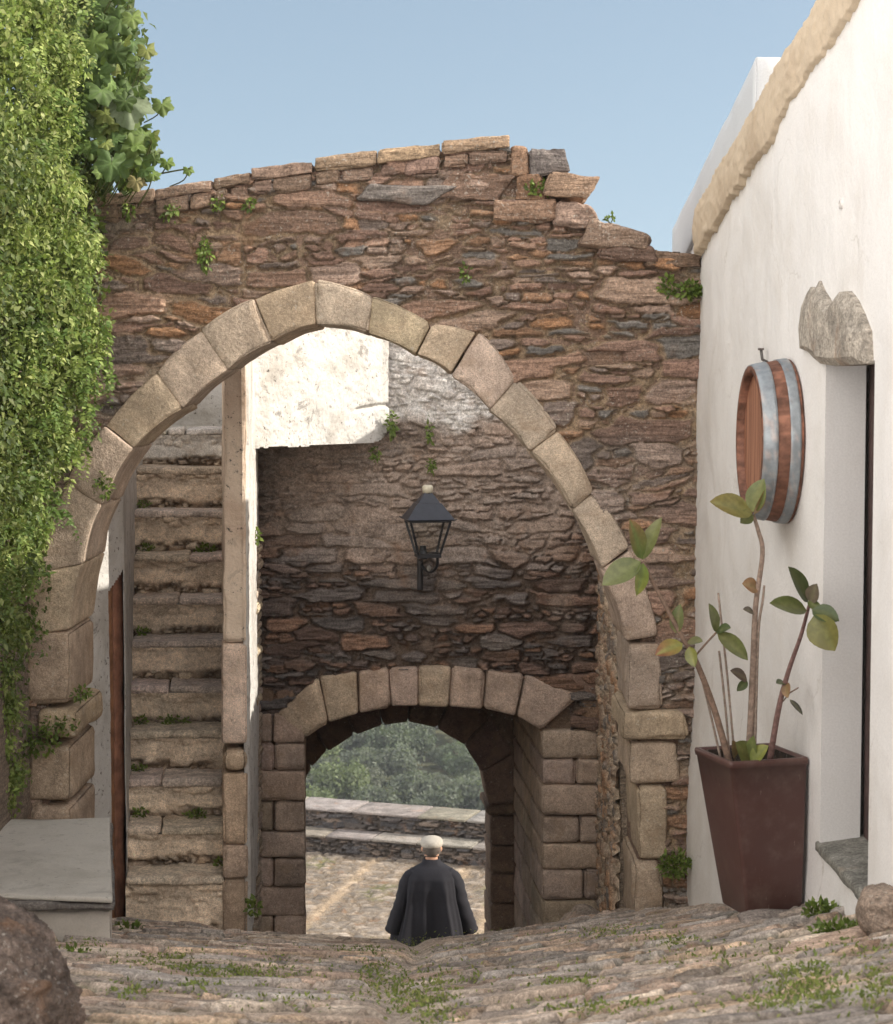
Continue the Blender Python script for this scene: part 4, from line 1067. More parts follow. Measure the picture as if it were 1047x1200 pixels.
LV = [  # base px, tip px, width ratio, colour, tip colour, facing (x, z), dist
    ((753, 656), (776, 606), .20, g1, (.16, .16, .06), (-.7, .3), 6.77), ((752, 655), (738, 608), .26, (.10, .16, .04), br_, (.5, .3), 6.76),
    ((751, 658), (706, 686), .30, g1, (.14, .15, .05), (.1, .8), 6.74), ((754, 660), (746, 698), .26, (.15, .22, .05), yl, (.6, .2), 6.74),
    ((792, 742), (798, 708), .26, (.16, .15, .07), (.12, .16, .06), (-.5, .2), 6.82), ((800, 754), (768, 768), .30, yl, rd, (.2, .8), 6.80),
    ((806, 752), (824, 752), .35, (.16, .14, .05), g1, (.1, .8), 6.80), ((808, 758), (815, 782), .3, yl, (.12, .13, .04), (-.5, .3), 6.80),
    ((840, 741), (831, 707), .24, (.14, .15, .06), g1, (.7, .2), 6.82), ((840, 740), (857, 736), .42, g2, g2, (.1, .8), 6.82), ((841, 742), (877, 774), .27, (.15, .16, .05), g1, (.3, .7), 6.80),
    ((882, 602), (832, 588), .34, (.21, .19, .06), (.20, .16, .05), (.1, .8), PD - .03), ((881, 600), (868, 613), .42, g1, g1, (.6, .4), PD - .02),
    ((882, 600), (896, 561), .34, (.17, .18, .07), (.14, .17, .06), (-.6, .4), PD - .03), ((884, 603), (897, 573), .22, br_, (.30, .19, .09), (.8, .2), PD - .05),
    ((889, 690), (870, 684), .48, br_, (.25, .14, .07), (.1, .6), PD), ((884, 718), (871, 714), .3, (.14, .12, .1), (.14, .12, .1), (0, .7), PD),
    ((876, 797), (856, 786), .33, (.10, .065, .05), (.09, .06, .05), (.2, .8), PD - .02), ((876, 798), (864, 810), .28, g2, g2, (.4, .6), PD - .02),
    ((947, 706), (924, 664), .27, g2, (.10, .12, .05), (.8, .3), 6.53), ((946, 716), (902, 707), .30, (.10, .11, .035), g1, (.1, .9), 6.52),
    ((950, 706), (958, 684), .36, (.14, .11, .08), (.13, .10, .07), (-.5, .2), 6.50), ((952, 714), (984, 728), .36, g2, (.09, .12, .05), (-.2, .8), 6.38),
    ((955, 720), (979, 763), .40, (.15, .15, .04), (.20, .18, .05), (-.7, .35), 6.36), ((948, 704), (962, 718), .3, g1, g1, (0, .7), 6.5),
    ((920, 800), (910, 801), .3, g2, g2, (0, .8), 6.78), ((922, 800), (924, 818), .32, br_, br_, (-.8, .2), 6.77), ((926, 820), (941, 838), .17, (.07, .065, .05), (.06, .06, .05), (.3, .8), 6.74),
    ((879, 894), (862, 870), .42, (.19, .18, .05), g1, (.5, .5), 6.82), ((881, 895), (884, 862), .24, (.13, .16, .05), (.15, .18, .06), (-.7, .4), 6.82), ((880, 893), (901, 874), .34, (.16, .19, .05), yl, (-.2, .8), 6.79),
    ((862, 888), (858, 868), .3, br_, br_, (.5, .4), 6.84)]
for b, t, wr, c1, c2, (fx, fz), d in LV:
    a = Acc(); sc = .02 * (h2(b[0], t[1], 2) - .5)
    bigleaf(a, P(*b, d), P(*t, d + sc - .03), (fx, -.75, fz), wr, c1, c2, .12, .22)
    a.build('leaf', M['rubber'], plant)
for i, (p_, q_, lb) in enumerate([((847, 899), (814, 762), 'thin dry cane leaning beside the left plant stem'), ((862, 897), (842, 695), 'tallest thin support cane between the left and middle plant stems'), ((856, 897), (843, 763), 'short thin support cane in the planter')]):
    a = Acc(); tube(a, smooth_path([P(*p_, 6.92), P((p_[0] + q_[0]) / 2 + 1, (p_[1] + q_[1]) / 2, 6.92), P(*q_, 6.90)], 3), .0042, 7, (.27, .21, .17))
    tag(a.build('cane', M['bark']), lb, 'cane', 'canes in the planter')

# ------------------------------------------------------------------ wall lantern
LD = 12.62
lc = P(501.5, 609, LD)
lant = empty('wall_lantern', P(492, 690, 12.9), 'black four sided wall lantern on an iron bracket', 'lantern')
def sq(c, h, z, rot=.16):
    return [c + Vector((h * (sx * math.cos(rot) - sy * math.sin(rot)), h * (sx * math.sin(rot) + sy * math.cos(rot)), z)) for sx, sy in ((-1, -1), (1, -1), (1, 1), (-1, 1))]
ic = (.018, .019, .023); px_ = LD / F
a = Acc()
loft(a, [sq(lc, .02, .008), sq(lc, 27 * px_, 0.0), sq(lc, 28 * px_, .008), sq(lc, 27 * px_, .014), sq(lc, 14.5 * px_, 19.5 * px_), sq(lc, 13 * px_, 20 * px_), sq(lc, 4.5 * px_, 32 * px_), sq(lc, .004, 32.5 * px_)], (.035, .038, .05))
for k_ in range(4):
    p_ = sq(lc, 27 * px_, .006)[k_]; dr = (p_ - lc).normalized(); dr.z = .25
    tube(a, [p_ - dr * .01, p_ + dr * .022], [.008, .003], 6, (.05, .05, .055))
a.build('lantern_roof', M['iron'], lant, smooth=False)
a = Acc(); lathe(a, [(0, .001), (0, 6 * px_), (7 * px_, 6.5 * px_), (9 * px_, 5 * px_), (9.5 * px_, .001)], lc + Vector((0, 0, 31.5 * px_)), (0, 0, 1), (1, 0, 0), 20, (.62, .58, .46)); a.build('cap', M['iron'], lant)
a = Acc()
tp, bt = sq(lc, 23.5 * px_, -.004), sq(lc, 12.5 * px_, -41 * px_)
for k_ in range(4):
    tube(a, [tp[k_], bt[k_]], .0105, 4, ic); tube(a, [tp[k_], tp[(k_ + 1) % 4]], .010, 4, ic); tube(a, [bt[k_], bt[(k_ + 1) % 4]], .012, 4, ic)
loft(a, [sq(lc, .002, -40 * px_), sq(lc, 14 * px_, -40 * px_), sq(lc, 14 * px_, -44 * px_), sq(lc, .002, -44 * px_)], ic)
lathe(a, [(0, .001), (0, .03), (.02, .022), (.05, .02), (.05, .001)], lc + Vector((-.03, 0, -40 * px_)), (0, 0, 1), (1, 0, 0), 16, ic)
a.build('frame', M['iron'], lant, smooth=False)
gm = NT('lantern_glass'); gm.b.inputs['Base Color'].default_value = (.9, .92, .92, 1); gm.b.inputs['Roughness'].default_value = .05
tb = gm.n('ShaderNodeBsdfTransparent'); tb.inputs[0].default_value = (.93, .95, .95, 1); gs = gm.n('ShaderNodeBsdfGlossy'); gs.inputs['Roughness'].default_value = .08
mx = gm.n('ShaderNodeMixShader'); mx.inputs[0].default_value = .07
gm.t.links.new(tb.outputs[0], mx.inputs[1]); gm.t.links.new(gs.outputs[0], mx.inputs[2]); gm.t.links.new(mx.outputs[0], gm.out.inputs['Surface'])
for k_ in range(4):
    q = [tp[k_], tp[(k_ + 1) % 4], bt[(k_ + 1) % 4], bt[k_]]
    a = Acc(); a.add([tuple(p) for p in q], [(0, 1, 2, 3)]); a.build('pane', gm.m, lant, smooth=False)
a = Acc()
bx = P(492.5, 655, 12.9)
f = [P(489, 692, 12.84), P(496, 692, 12.84), P(496, 654, 12.84), P(489, 654, 12.84)]
rblock(a, f, [p + Vector((0, .12, 0)) for p in f], r=.006, amp=0, n=(3, 6, 3), col=(.02, .018, .022), seed=1)
tube(a, smooth_path([P(493, 660, 12.86), P(499, 668, 12.8), P(506, 670, 12.72), P(512, 664, 12.66), P(513, 652, 12.64)]), .0095, 7, ic)
tube(a, smooth_path([P(492, 656, 12.86), P(495, 654, 12.7), P(500, 653, 12.62)]), .012, 7, ic)
lathe(a, [(-.02, .001), (-.012, .012), (0, .015), (.012, .012), (.02, .001)], P(503, 666, 12.7), (0, 0, 1), (1, 0, 0), 12, (.35, .34, .32))
a.build('bracket', M['iron'], lant)

# ------------------------------------------------------------------ parapet beyond the gate
pl, pr_ = P(360, 1007, 24.9), P(573, 1024, 24.1)
pl.z = pr_.z = -5.93
pdv = Vector((pr_.x - pl.x, pr_.y - pl.y, 0)).normalized(); pnv = Vector((pdv.y, -pdv.x, 0))
pbase = pl - pdv * 4.2
par = empty('parapet', pl, 'low rubble terrace parapet with a bench ledge seen through the gateway', 'parapet')
pal_par = [(.10, .088, .082), (.13, .108, .095), (.08, .077, .08), (.15, .12, .10), (.09, .08, .078)]
def fr_par(off): return lambda U, V, H: np.stack([pbase.x + pdv.x * U + pnv.x * (H + off), pbase.y + pdv.y * U + pnv.y * (H + off), V], -1)
hl, hu = -5.93 + .255, -5.93 + .50
V_, F_, C_ = rubble(fr_par(0), 0, 10.5, -6.0, hl - .03, .014, .24, .05, 950, pal_par, (.05, .042, .036), relief=.03, e0=.03, e1=.2, warp=.02, und=.02, mdepth=.015)
mk('ledge_face', V_, F_, M['schist_dark'], par, C_)
V_, F_, C_ = rubble(fr_par(-.36), 0, 10.5, hl - .02, hu - .03, .014, .26, .055, 960, pal_par, (.05, .042, .036), relief=.03, e0=.03, e1=.2, warp=.02, und=.02, mdepth=.015)
mk('upper_face', V_, F_, M['schist_dark'], par, C_)
def slabs(name, off0, off1, z, seed):
    a = Acc(); u = 0; i = 0
    while u < 10.4:
        L_ = .5 + .5 * h2(i, 1, seed)
        q = lambda uu, oo, zz: Vector((pbase.x + pdv.x * uu + pnv.x * oo, pbase.y + pdv.y * uu + pnv.y * oo, zz))
        dz = .012 * (h2(i, 2, seed) - .5); o0 = off0 + .03 * (h2(i, 3, seed) - .5)
        f = [q(u, o0, z - .035 + dz), q(u + L_ - .012, o0, z - .035 + dz), q(u + L_ - .012, o0, z + dz), q(u, o0, z + dz)]
        b = [q(u, off1, z - .035 + dz), q(u + L_ - .012, off1, z - .035 + dz), q(u + L_ - .012, off1, z + dz), q(u, off1, z + dz)]
        rblock(a, f, b, r=.01, amp=.006, freq=6, n=(6, 2, 5), col=(.225, .205, .18), seed=seed + i, cvar=.2)
        u += L_; i += 1
    a.build(name, M['schist'], par)
slabs('ledge_coping', .045, -.42, hl, 970); slabs('top_coping', -.32, -.96, hu, 1000)
a = Acc(); q = lambda uu, oo, zz: Vector((pbase.x + pdv.x * uu + pnv.x * oo, pbase.y + pdv.y * uu + pnv.y * oo, zz))
f = [q(0, -.40, -6.2), q(10.4, -.40, -6.2), q(10.4, -.40, hu - .04), q(0, -.40, hu - .04)]
rblock(a, f, [p - pnv * .5 for p in f], r=.02, amp=.0, n=(4, 4, 3), col=(.15, .12, .1), seed=2); a.build('core', M['schist_dark'], par)

# ------------------------------------------------------------------ man walking down through the gate
MD = 17.75; mx_ = P(506, 1000, MD).x; mz = P(506, 983, MD).z - 1.66
man = empty('person', (mx_, MD, float(gz(mx_, MD))), 'man in dark coat and pale flat cap walking away beyond the gateway', 'person')
mz = max(mz, float(gz(mx_, MD))) if abs(mz - float(gz(mx_, MD))) > .12 else float(gz(mx_, MD))
OFF = Vector((mx_, MD, mz))
sk = [  # x, y (forward), z, rx, parent
    ('pelvis', 0, 0, .93, .125, None), ('belly', 0, .01, 1.08, .125, 'pelvis'), ('chest', 0, .0, 1.26, .135, 'belly'), ('neckb', 0, .035, 1.40, .062, 'chest'),
    ('neck', 0, .06, 1.455, .056, 'neckb'), ('jaw', 0, .085, 1.505, .068, 'neck'), ('skull', 0, .085, 1.565, .084, 'jaw'), ('crown', 0, .08, 1.625, .058, 'skull'),
    ('nose', 0, .178, 1.53, .014, 'jaw'), ('earl', -.099, .075, 1.54, .019, 'skull'), ('earr', .099, .075, 1.54, .019, 'skull'),
    ('shl', -.165, .01, 1.30, .052, 'chest'), ('ell', -.245, -.02, 1.07, .046, 'shl'), ('wrl', -.295, .03, .84, .028, 'ell'), ('pml', -.305, .045, .765, .030, 'wrl'),
    ('shr', .165, .01, 1.30, .052, 'chest'), ('elr', .245, -.02, 1.07, .046, 'shr'), ('wrr', .295, .03, .84, .028, 'elr'), ('pmr', .305, .045, .765, .030, 'wrr'),
    ('hpl', -.09, 0, .88, .085, 'pelvis'), ('knl', -.10, .10, .50, .058, 'hpl'), ('anl', -.10, .04, .09, .04, 'knl'), ('tol', -.105, .17, .035, .035, 'anl'),
    ('hpr', .09, 0, .88, .085, 'pelvis'), ('knr', .10, .0, .49, .058, 'hpr'), ('anr', .10, -.12, .11, .04, 'knr'), ('tor', .105, .0, .04, .035, 'anr')]
for s_, sx in (('l', -1), ('r', 1)):
    for k_, (fx, fy, ln) in enumerate(((-.022, .012, .070), (-.008, .016, .080), (.008, .014, .074), (.021, .008, .058))):
        b = Vector((sx * .307 + fx * sx, .045 + fy * 2 + (k_ - 1.5) * .014, .735))
        sk += [('f%s%da' % (s_, k_), b.x, b.y, b.z, .0095, 'pm' + s_), ('f%s%db' % (s_, k_), b.x - sx * .004, b.y + .006, b.z - ln * .5, .0088, 'f%s%da' % (s_, k_)), ('f%s%dc' % (s_, k_), b.x - sx * .014, b.y + .004, b.z - ln, .0075, 'f%s%db' % (s_, k_))]
    sk += [('t%sa' % s_, sx * .285, .08, .765, .011, 'pm' + s_), ('t%sb' % s_, sx * .275, .095, .73, .0095, 't%sa' % s_)]
ix = {s_[0]: i for i, s_ in enumerate(sk)}
me = bpy.data.meshes.new('body'); me.from_pydata([(s_[1], s_[2], s_[3]) for s_ in sk], [(ix[s_[5]], i) for i, s_ in enumerate(sk) if s_[5]], [])
o = bpy.data.objects.new('body', me); COL.objects.link(o)
at = me.attributes.new('col', 'FLOAT_COLOR', 'POINT')
for dd in at.data: dd.color = (.42, .24, .16, 1)
md = o.modifiers.new('Skin', 'SKIN'); md.use_smooth_shade = True
for i, s_ in enumerate(sk):
    me.skin_vertices[0].data[i].radius = (s_[4], s_[4]); me.skin_vertices[0].data[i].use_root = (i == 0)
o.modifiers.new('Subdivision', 'SUBSURF').levels = 1
kk = NT('body_skin'); kk.fin((.40, .23, .155), .55); me.materials.append(kk.m)
o.parent = man; o.location = OFF - Vector(man.location)
def mput(a, name, mat, sm=True):
    a.V = [v + np.array(tuple(OFF)) for v in a.V]; return a.build(name, mat, man, sm)
# coat: lofted, folds growing towards the hem
secs = [(.60, .365, .25, .0), (.72, .34, .24, .0), (.85, .31, .222, .0), (1.0, .282, .205, .0), (1.12, .258, .185, .0), (1.22, .250, .178, .0), (1.31, .236, .160, .005), (1.365, .205, .132, .012), (1.40, .150, .108, .022), (1.425, .095, .09, .04), (1.455, .078, .082, .055), (1.47, .070, .075, .06)]
zq = np.linspace(.60, 1.47, 60); S = np.array(secs)
a = Acc(); V = []; na = 120
for z in zq:
    w_, dp, oy = (np.interp(z, S[:, 0], S[:, j]) for j in (1, 2, 3))
    t = np.linspace(0, 2 * np.pi, na, endpoint=False)
    fa = np.clip((1.36 - z) / .7, 0, 1)
    fold = fa ** .8 * (.046 * np.sin(5 * t + .8 + .8 * np.sin(z * 5)) + .026 * np.sin(11 * t + 2 * z) + .008 * np.sin(23 * t + 3 * z)) + .006 * fbm(t * 3, z * 9 + 0 * t, 3, 3)
    c_, s__ = np.cos(t), np.sin(t); pw = .8
    V.append(np.stack([(w_ + fold) * np.sign(c_) * np.abs(c_) ** pw, oy + (dp + fold) * np.sign(s__) * np.abs(s__) ** pw, np.full(na, z) + .01 * np.sin(3 * t) * fa], -1))
V = np.array(V); idx = np.arange(60 * na).reshape(60, na); nx = np.roll(idx, -1, 1)
a.add(V.reshape(-1, 3), np.stack([idx[:-1], nx[:-1], nx[1:], idx[1:]], -1).reshape(-1, 4), (.017, .017, .022))
for sx in (-1, 1):
    pts = smooth_path([(sx * .135, .0, 1.345), (sx * .205, -.005, 1.27), (sx * .255, -.02, 1.10), (sx * .306, -.01, .95), (sx * .345, .02, .815)], 6)
    n_ = len(pts); rings_ = []
    for i, p in enumerate(pts):
        t_ = (pts[min(i + 1, n_ - 1)] - pts[max(i - 1, 0)]).normalized(); e1_ = Vector((1, 0, 0)) - t_ * t_.x; e1_.normalize(); e2_ = t_.cross(e1_)
        r0 = np.interp(i / (n_ - 1), [0, .25, .6, 1], [.07, .085, .076, .082])
        rings_.append([p + e1_ * (r0 * .95 * math.cos(q_) * (1 + .05 * math.sin(i * 1.9 + 2 * q_))) + e2_ * (r0 * 1.15 * math.sin(q_) * (1 + .05 * math.sin(i * 1.3 + q_ * 3))) for q_ in np.linspace(0, 2 * np.pi, 28, endpoint=False)])
    rings_.append([pts[-1] + (p - pts[-1]) * .8 + Vector((0, 0, .03)) for p in rings_[-1]])
    loft(a, rings_, (.016, .016, .021))
a.build_ = None
a.V = [v + np.array(tuple(OFF)) for v in a.V]; a.build('coat', M['cloth'], man)
a = Acc()
for sx, kn, an_, fwd in ((-1, .10, .04, .0), (1, .0, -.12, .02)):
    loft(a, [[Vector((sx * .095 + r_ * math.cos(q_), y_ + r_ * math.sin(q_), z_)) for q_ in np.linspace(0, 2 * np.pi, 20, endpoint=False)] for z_, y_, r_ in ((.92, 0, .11), (.7, kn * .5, .10), (.5, kn, .085), (.3, (kn + an_) / 2, .075), (.10 + fwd, an_, .07))], (.03, .03, .035))
mput(a, 'trousers', M['cloth'])
for sx, y0, z0 in ((-1, .04, 0), (1, -.12, .02)):
    a = Acc(); f = [(sx * .1 - .045, y0 - .09, z0), (sx * .1 + .045, y0 - .09, z0), (sx * .1 + .045, y0 - .09, z0 + .1), (sx * .1 - .045, y0 - .09, z0 + .1)]
    b = [(sx * .1 - .05, y0 + .19, z0), (sx * .1 + .05, y0 + .19, z0), (sx * .1 + .05, y0 + .19, z0 + .05), (sx * .1 - .05, y0 + .19, z0 + .05)]
    rblock(a, f, b, r=.03, amp=.001, n=(6, 5, 9), col=(.03, .022, .018), seed=9); mput(a, 'shoe', M['pot'])
a = Acc()   # grey hair at the nape and sides
th_ = np.linspace(0, 2 * np.pi, 40, endpoint=False); V = []
for z_, r_ in ((1.475, .055), (1.49, .071), (1.515, .083), (1.545, .090), (1.58, .092), (1.60, .09)):
    lim = np.where(np.sin(th_) > .35, .86, 1.0)
    V.append(np.stack([r_ * lim * np.cos(th_) * .98, .083 + r_ * lim * np.sin(th_) * 1.08, np.full(40, z_)], -1))
V = np.array(V); idx = np.arange(240).reshape(6, 40); nx = np.roll(idx, -1, 1)
a.add(V.reshape(-1, 3), np.stack([idx[:-1], nx[:-1], nx[1:], idx[1:]], -1).reshape(-1, 4), (.11, .095, .085)); mput(a, 'hair', M['cloth'])
a = Acc(); V = []
for z_, r_, oy in ((1.575, .093, .085), (1.583, .099, .087), (1.60, .104, .09), (1.622, .101, .10), (1.640, .088, .11), (1.653, .062, .118), (1.667, .03, .105), (1.668, .001, .105)):
    t = th_; V.append(np.stack([r_ * np.cos(t), oy + r_ * 1.15 * np.sin(t) + .02 * (np.sin(t) > 0) * np.sin(t), np.full(40, z_) + - .012 * np.clip(np.sin(t), 0, 1)], -1))
V = np.array(V); n_ = len(V); idx = np.arange(40 * n_).reshape(n_, 40); nx = np.roll(idx, -1, 1)
a.add(V.reshape(-1, 3), np.stack([idx[:-1], nx[:-1], nx[1:], idx[1:]], -1).reshape(-1, 4), (.36, .335, .295))
f = [(-.075, .185, 1.568), (.075, .185, 1.568), (.075, .185, 1.58), (-.075, .185, 1.58)]
rblock(a, f, [(x * .7, .255, z - .02) for x, y, z in f], r=.005, amp=0, n=(6, 2, 4), col=(.38, .35, .31), seed=1, cvar=0)
mput(a, 'flat_cap', M['cloth'])

# ------------------------------------------------------------------ creeper and mallow on the left
back = tag(extrude('garden_wall', [(-3.2, -2.6), (-3.2, 1.0), (-1.98, 1.0), (-1.98, -2.6)], 5.5, 9.4, M['schist'], None, 0, (.22, .17, .13)), 'old garden wall at far left buried under hanging green creeper', 'wall')
bx_ = np.array([[-60, 120], [0, 118], [120, 112], [200, 100], [250, 108], [300, 116], [350, 124], [400, 140], [430, 138], [480, 122], [520, 104], [560, 78], [600, 64], [650, 58], [700, 50], [750, 36], [800, 26], [850, 28], [900, 24], [960, 18], [1000, 0]], float)
def clumps(acc, cen, rad, nper, L, pal, seed, droop=.5, wr=.26):
    rg = np.random.default_rng(seed)
    for (c, r_, b_) in zip(cen, rad, range(len(cen))):
        n_ = int(nper * (.7 + .6 * rg.random()) * (r_ / .13) ** 1.3)
        v = rg.normal(size=(n_, 3)); v /= np.linalg.norm(v, axis=1, keepdims=True)
        v = v[(v[:, 1] < .45)]; n_ = len(v)
        rr = r_ * (.45 + .6 * rg.random(n_) ** .5)
        p = np.array(tuple(c)) + v * rr[:, None] * np.array((1, 1, 1.15))
        Nn = v + rg.normal(size=(n_, 3)) * .55 + np.array((.0, -.15, .45))
        Tt = rg.normal(size=(n_, 3)) * .8 + v * .35 + np.array((0, -.1, -droop))
        pi = rg.integers(0, len(pal), n_)
        bright = .72 + .5 * rg.random()
        col = np.array(pal)[pi] * (bright * (.75 + .5 * rg.random(n_)))[:, None]
        leaves(acc, p, Nn, Tt, L * (.75 + .55 * rg.random()) * (.5 + .9 * rg.random(n_)), wr * (.85 + .4 * rg.random()), .35, col, .12)
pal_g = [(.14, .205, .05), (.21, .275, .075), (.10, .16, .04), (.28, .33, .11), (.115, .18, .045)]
rg = np.random.default_rng(5)
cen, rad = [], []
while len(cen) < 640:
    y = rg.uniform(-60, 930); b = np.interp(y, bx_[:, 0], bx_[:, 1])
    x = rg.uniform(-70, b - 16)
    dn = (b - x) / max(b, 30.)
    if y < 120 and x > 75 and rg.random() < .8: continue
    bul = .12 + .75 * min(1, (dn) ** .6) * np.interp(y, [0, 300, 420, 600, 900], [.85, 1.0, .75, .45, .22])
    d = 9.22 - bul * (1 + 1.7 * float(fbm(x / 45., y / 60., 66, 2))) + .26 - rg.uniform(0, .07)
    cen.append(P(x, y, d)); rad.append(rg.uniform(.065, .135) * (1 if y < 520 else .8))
cre = empty('creeper', P(20, 980, 9.2), 'thick small leaved green creeper hanging over the left end of the wall', 'creeper')
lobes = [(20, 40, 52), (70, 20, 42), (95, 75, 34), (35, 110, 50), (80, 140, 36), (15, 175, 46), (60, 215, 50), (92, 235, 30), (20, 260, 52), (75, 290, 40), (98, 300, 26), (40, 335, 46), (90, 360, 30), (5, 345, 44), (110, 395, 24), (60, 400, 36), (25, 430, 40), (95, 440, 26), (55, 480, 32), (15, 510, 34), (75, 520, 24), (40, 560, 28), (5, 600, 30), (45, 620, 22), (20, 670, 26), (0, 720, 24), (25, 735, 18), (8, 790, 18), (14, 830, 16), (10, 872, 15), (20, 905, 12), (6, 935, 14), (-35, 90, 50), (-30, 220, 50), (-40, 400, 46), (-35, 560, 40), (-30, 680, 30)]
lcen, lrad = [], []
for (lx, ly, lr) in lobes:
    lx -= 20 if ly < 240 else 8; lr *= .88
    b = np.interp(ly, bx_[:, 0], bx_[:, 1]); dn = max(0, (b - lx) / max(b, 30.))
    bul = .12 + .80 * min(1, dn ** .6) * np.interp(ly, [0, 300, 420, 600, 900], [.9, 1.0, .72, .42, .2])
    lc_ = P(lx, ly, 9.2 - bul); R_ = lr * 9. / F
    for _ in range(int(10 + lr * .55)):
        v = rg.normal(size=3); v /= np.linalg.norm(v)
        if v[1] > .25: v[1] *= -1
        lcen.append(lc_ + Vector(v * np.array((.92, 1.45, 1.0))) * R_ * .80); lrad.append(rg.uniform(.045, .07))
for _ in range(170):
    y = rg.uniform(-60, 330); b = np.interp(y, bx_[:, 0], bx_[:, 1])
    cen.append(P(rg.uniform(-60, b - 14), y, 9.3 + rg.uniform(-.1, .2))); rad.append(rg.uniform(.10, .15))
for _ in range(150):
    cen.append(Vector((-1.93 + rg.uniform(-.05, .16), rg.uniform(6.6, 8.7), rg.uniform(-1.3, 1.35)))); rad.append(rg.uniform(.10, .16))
a = Acc(); clumps(a, cen, rad, 135, .028, [tuple(.62 * q for q in c_) for c_ in pal_g], 6); clumps(a, lcen, lrad, 210, .026, [(.20, .27, .06), (.27, .33, .09), (.15, .215, .05), (.35, .39, .14), (.18, .25, .055)], 16, .7, .24)  # front lobes painted brighter, recessed clumps darker: sun and shade in leaf colour
# hanging sprigs
for k_ in range(300):
    y = rg.uniform(-20, 700); b = np.interp(y, bx_[:, 0], bx_[:, 1]); x = rg.uniform(-40, b + 6); dn = max(0, (b - x) / max(b, 30.))
    d = 9.1 - .75 * min(1, dn ** .6) * np.interp(y, [0, 300, 420, 600, 900], [.85, 1.0, .75, .45, .22]) - .2
    p0_ = np.array(tuple(P(x, y, d))); n_ = 16
    t = np.linspace(0, 1, n_); dirv = np.array((rg.normal() * .3, -.3, -.8)); ln = rg.uniform(.08, .2)
    pts = p0_ + dirv * t[:, None] * ln + np.array((0, 0, .4 * ln)) * (t * (1 - t))[:, None]
    Tt = np.stack([np.where(np.arange(n_) % 2, 1, -1) * .9, np.full(n_, -.3), np.full(n_, -.5)], -1) + rg.normal(size=(n_, 3)) * .3
    Nn = np.tile(np.array((0, -.7, .7)), (n_, 1)) + rg.normal(size=(n_, 3)) * .4
    cb = np.array(pal_g)[rg.integers(0, 5)] * (1.0 + .5 * rg.random())
    leaves(a, pts, Nn, Tt, .034 * (1.1 - .6 * t), .28, .3, np.tile(cb, (n_, 1)), .1)
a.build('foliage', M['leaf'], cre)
a = Acc()
for k_ in range(7):
    x = rg.uniform(-40, 25); pts = [P(x + rg.normal() * 12, y, 9.25 - rg.uniform(.02, .2)) for y in np.linspace(960, rg.uniform(150, 500), 7)]
    tube(a, smooth_path(pts, 4), rg.uniform(.004, .010), 6, (.13, .095, .06))
a.build('stem', M['bark'], cre)
mal = empty('mallow_bush', P(110, 225, 9.3), 'big lobed leaved mallow bush rising above the left end of the wall', 'bush')
def lobed(acc, c, nrm, tdir, R, col, seed):
    nrm = Vector(nrm).normalized(); T = Vector(tdir); T = (T - nrm * T.dot(nrm)).normalized(); S_ = T.cross(nrm); n_ = 40
    V = [tuple(Vector(c))]; rr_ = []
    for k_ in range(n_ + 1):
        t = -math.pi * .93 + 2 * math.pi * .93 * k_ / n_
        lob = .70 + .30 * (1 - abs(math.sin(t * 5 / 2 / .93)) ** 1.5) + .05 * math.sin(t * 19 + seed) + .04 * math.sin(t * 31 + seed * 2)
        if abs(t) > 2.4: lob *= .9
        for q_, f_ in ((.55, .4), (1., 1.)):
            pl_ = .10 * R * math.cos(t * 7 / .93) * f_ + (-.22 * R * f_ * f_) + .06 * R * math.sin(seed * 3 + 2 * t) * f_
            V.append(tuple(Vector(c) + (T * math.cos(t) + S_ * math.sin(t)) * (R * lob * q_) + nrm * pl_))
    f_ = []
    for k_ in range(n_):
        i0 = 1 + 2 * k_
        f_.append((i0, i0 + 1, i0 + 3, i0 + 2))
    for k_ in range(0, n_, 2):
        i0 = 1 + 2 * k_; f_.append((0, i0, i0 + 2, i0 + 4))
    cc = np.tile(np.array(col), (len(V), 1)); cc[0] *= 1.5; cc[1::14] *= 1.35
    acc.add(V, f_, cc)
a = Acc(); st_ = Acc(); lp_ = np.array([[-40, 160], [0, 160], [50, 172], [100, 178], [130, 165], [160, 185], [190, 196], [215, 190]], float)
pal_m = [(.075, .12, .035), (.10, .155, .045), (.06, .10, .03), (.115, .17, .045), (.13, .17, .09), (.14, .17, .045)]
for k_ in range(210):
    y = rg.uniform(-50, 212); b = np.interp(y, lp_[:, 0], lp_[:, 1]); x = b - abs(rg.normal()) * 42 - 6
    if x < 40: continue
    d = 9.35 - rg.uniform(0, .5) - .25 * (b - x) / 100
    R = rg.uniform(.035, .085) * (1 if b - x > 14 else .62)
    c = P(x, y, d); nr_ = Vector((rg.normal() * .6 + .15, -1 + rg.normal() * .4, rg.normal() * .5 + .35)); td = Vector((rg.normal() * .5 + .2, -.1, -.8 + rg.normal() * .4))
    cl_ = np.array(pal_m[rg.integers(0, 6)]) * rg.uniform(.75, 1.25)
    lobed(a, c, nr_, td, R, cl_, k_)
    tube(st_, smooth_path([c, c + Vector((-.03, .08, -.05)), c + Vector((-.10, .2, -.12))], 3), .0028, 5, (.12, .13, .05))
